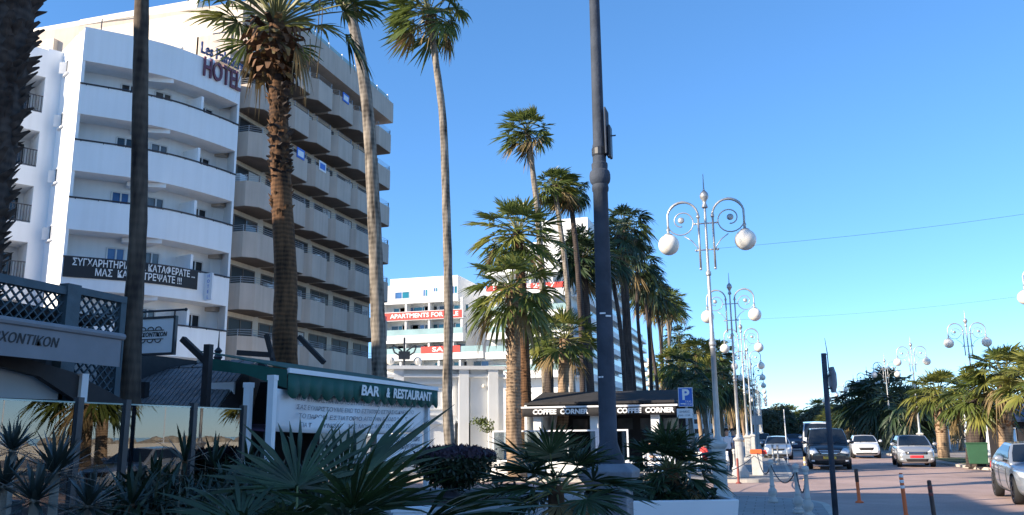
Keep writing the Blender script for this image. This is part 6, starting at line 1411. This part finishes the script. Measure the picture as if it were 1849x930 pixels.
# blue-silver saloon car coming down the left lane, dark car ahead of it
car('saloon_car', 'silver-blue car on the left lane beyond the stone bollards', 'car', (.45,58.6,0), 0, 1.74,
    [(-2.1,.24,.58,.64,.68),(-2.0,.18,.68,.76,.80),(-1.5,.17,.84,.90,.85),(-.95,.17,.90,.96,.87),(0,.17,.93,.97,.87),(1.3,.17,.95,.99,.86),(1.95,.2,.95,1.0,.81),(2.1,.28,.90,.95,.74)],
    (-1.15,.93,-.35,1.42,.9,1.45,1.75,.98,.79,.60), (-1.3,1.3), .30, 'paint_blue_silver',
    [('headlight',[(.50,.62),(.80,.66),(.82,.78),(.60,.76)],'lens','front',True),('grille',[(-.34,.58),(.34,.58),(.40,.68),(-.40,.68)],'black','front',False),('number_plate',[(-.26,.42),(.26,.42),(.26,.52),(-.26,.52)],'platewhite','front',False),('lower_intake',[(-.58,.24),(.58,.24),(.66,.36),(-.66,.36)],'black','front',False)])
car('saloon_car', 'small dark navy car behind, between the silver-blue car and the van', 'car', (2.1,84,0), math.pi, 1.74,
    [(-2.1,.24,.58,.64,.68),(-2.0,.18,.68,.76,.80),(-1.5,.17,.84,.90,.85),(-.95,.17,.90,.96,.87),(0,.17,.93,.97,.87),(1.3,.17,.95,.99,.86),(1.95,.2,.95,1.0,.81),(2.1,.28,.90,.95,.74)],
    (-1.15,.93,-.35,1.46,1.2,1.49,1.85,.98,.79,.62), (-1.3,1.3), .31, 'paint_navy',
    [('tail_lamp',[(.56,.70),(.80,.70),(.80,.88),(.62,.88)],'platered','rear',True),('number_plate',[(-.26,.55),(.26,.55),(.26,.66),(-.26,.66)],'platewhite','rear',False)])
car('saloon_car', 'tiny dark car parked far left behind the silver-blue one', 'car', (-.75,96,0), 0, 1.74,
    [(-2.1,.24,.58,.64,.68),(-2.0,.18,.68,.76,.80),(-1.5,.17,.84,.90,.85),(-.95,.17,.90,.96,.87),(0,.17,.93,.97,.87),(1.3,.17,.95,.99,.86),(1.95,.2,.95,1.0,.81),(2.1,.28,.90,.95,.74)],
    (-1.15,.93,-.35,1.52,1.2,1.55,1.85,.98,.79,.64), (-1.3,1.3), .31, 'paint_dark', [('headlight',[(.50,.62),(.80,.66),(.82,.78),(.60,.76)],'lens','front',True)])
# silver saloon at the right edge
car('saloon_car', 'silver saloon with black wheels cut by the right edge of the picture', 'car', (6.45,24.9,0), -.075, 1.76,
    [(-2.28,.24,.60,.66,.68),(-2.18,.18,.70,.76,.80),(-1.6,.17,.84,.90,.86),(-.9,.17,.92,.97,.88),(0,.17,.95,.98,.88),(1.2,.17,.97,1.0,.875),(1.8,.18,.98,1.04,.85),(2.2,.24,.96,1.03,.79),(2.30,.32,.90,.96,.72)],
    (-1.05,.94,-.25,1.42,.85,1.45,1.72,1.0,.80,.60), (-1.38,1.36), .335, 'paint_grey_silver',
    [('headlight',[(.48,.60),(.80,.66),(.82,.80),(.58,.76)],'lens','front',True),('grille',[(-.34,.56),(.34,.56),(.42,.70),(-.42,.70)],'black','front',False),('door_seam',[(-.72,.32),(-.705,.32),(-.705,.95),(-.72,.95)],'black','left',True),('door_seam',[(.30,.30),(.315,.30),(.315,.96),(.30,.96)],'black','left',True),('door_seam',[(.98,.55),(.995,.55),(1.12,.97),(1.105,.97)],'black','left',True),('door_handle',[(.05,.84),(.24,.84),(.24,.87),(.05,.87)],'chrome','left',True),('door_handle',[(.80,.86),(.98,.86),(.98,.89),(.80,.89)],'chrome','left',True),('tail_lamp',[(1.95,.72),(2.18,.74),(2.18,.90),(1.98,.90)],'platered','left',True),('sill_trim',[(-1.0,.22),(.95,.22),(.95,.26),(-1.0,.26)],'black','left',True),('filler_cap',[(1.42,.78),(1.60,.78),(1.60,.93),(1.42,.93)],'paint_silver','right',False)])

# ------------------------------------------------------------------ people
def person(label, loc, rz, shirt, trousers, pose='stand', group=None, k=1.0):
    o = thing('person', label, 'person', loc, rz, group)
    if pose == 'sit':
        J = {'p':(0,0,.52),'c':(0,.03,.86),'n':(0,.02,1.08),'h0':(0,-.02,1.16),'h1':(0,-.03,1.30)}
        legs = [((.09,0,.50),(.11,-.42,.50),(.11,-.44,.10),(.11,-.60,.05)),((-.09,0,.50),(-.11,-.42,.50),(-.11,-.44,.10),(-.11,-.60,.05))]
        arms = [((.17,.03,1.0),(.22,-.06,.76),(.14,-.30,.74),(.10,-.38,.74)),((-.17,.03,1.0),(-.22,-.06,.76),(-.14,-.30,.74),(-.10,-.38,.74))]
    else:
        J = {'p':(0,0,.95),'c':(0,.01,1.25),'n':(0,.01,1.47),'h0':(0,-.01,1.56),'h1':(0,-.01,1.70)}
        legs = [((.09,0,.90),(.10,-.06,.50),(.10,.02,.08),(.10,-.13,.04)),((-.09,0,.90),(-.11,.10,.50),(-.11,.18,.09),(-.11,.05,.04))]
        arms = [((.19,.01,1.40),(.24,.06,1.13),(.22,-.04,.90),(.21,-.07,.80)),((-.19,.01,1.40),(-.24,-.04,1.13),(-.22,-.16,.92),(-.21,-.21,.83))]
    v = [J['p'],J['c'],J['n'],J['h0'],J['h1']]; e = [(0,1),(1,2),(2,3),(3,4)]; r = [.15,.155,.065,.085,.09]
    for l in legs:
        b = len(v); v += list(l); r += [.095,.068,.045,.04]; e += [(0,b),(b,b+1),(b+1,b+2),(b+2,b+3)]
    for a in arms:
        b = len(v); v += list(a); r += [.062,.045,.034,.036]; e += [(1,b),(b,b+1),(b+1,b+2),(b+2,b+3)]
    me = bpy.data.meshes.new('tmp'); me.from_pydata([tuple(c*k for c in p) for p in v], e, []); t = bpy.data.objects.new('tmp', me); COL.objects.link(t)
    sk = t.modifiers.new('skin','SKIN'); 
    for i, q in enumerate(me.skin_vertices[0].data): q.radius = (r[i]*k, r[i]*k*(.72 if i < 2 else 1)); q.use_root = i == 0
    ss = t.modifiers.new('s','SUBSURF'); ss.levels = ss.render_levels = 2
    bm_ = eval_mesh(t); bpy.data.objects.remove(t); bm_.name = 'body'; bm_.materials.clear()
    for q in (trousers, shirt, 'skin', 'ink'): bm_.materials.append(M[q])
    hip, neck = (J['p'][2]-.02)*k, (J['n'][2]-.02)*k; hz = arms[0][2][2]*k
    for p in bm_.polygons:
        c = p.center; p.use_smooth = True
        if c.z > neck: p.material_index = 2
        elif abs(c.x) > .165*k and c.z < (arms[0][1][2]+.05)*k and (pose == 'stand' or c.z > .6*k) : p.material_index = 2
        elif c.z < .09*k: p.material_index = 3
        elif c.z > hip or (pose == 'sit' and c.z > .56*k): p.material_index = 1
        else: p.material_index = 0
    bo = bpy.data.objects.new('body', bm_); COL.objects.link(bo); bo.parent = o
    hx, hy, hz_ = J['h1']; hr = MB(); hr.ball((0,(hy+.02)*k,(hz_-.005)*k), .108*k, 12, 8, (.92,1,.95)); hr.v = [p for p in hr.v]; 
    ho = hr.build('hair', 'hair', o, True); 
    for q in ho.data.vertices:
        if q.co.y < (hy-.045)*k and q.co.z < (hz_+.03)*k: q.co.y = (hy-.02)*k
    fc_ = MB(); fc_.ball((0,(hy-.098)*k,(hz_-.075)*k), .016*k, 6, 5, (.8,1.2,1.3)); fc_.build('nose', 'skin', o, True)
    ey = MB(); ey.ball((.034*k,(hy-.083)*k,(hz_-.05)*k), .011*k, 6, 5); ey.ball((-.034*k,(hy-.083)*k,(hz_-.05)*k), .011*k, 6, 5); ey.build('eyes', 'ink', o, True)
    return o
p = at(1313,800,Y=38); person('person in a white shirt walking behind the first street lamp', (p.x,38,.12), .3, 'cloth_white', 'cloth_dark')
p = at(1324,800,Y=41); person('person in dark blue clothes beside the one in white, behind the first lamp', (p.x,41,.12), -.2, 'cloth_blue', 'cloth_dark')
person('seated person in pale clothes at the cafe table, seen through the plants', (-4.30,32.80,.12), 1.2+math.pi*0, 'cloth_white', 'cloth_blue', 'sit')
person('seated person in a red top at the farther cafe table', (-2.47,34.62,.12), 2.2, 'cloth_red', 'cloth_dark', 'sit')
p = at(1750,800,Y=54); person('person in black standing on the promenade behind the green bin', (p.x,54,.12), .8, 'cloth_dark', 'cloth_dark')
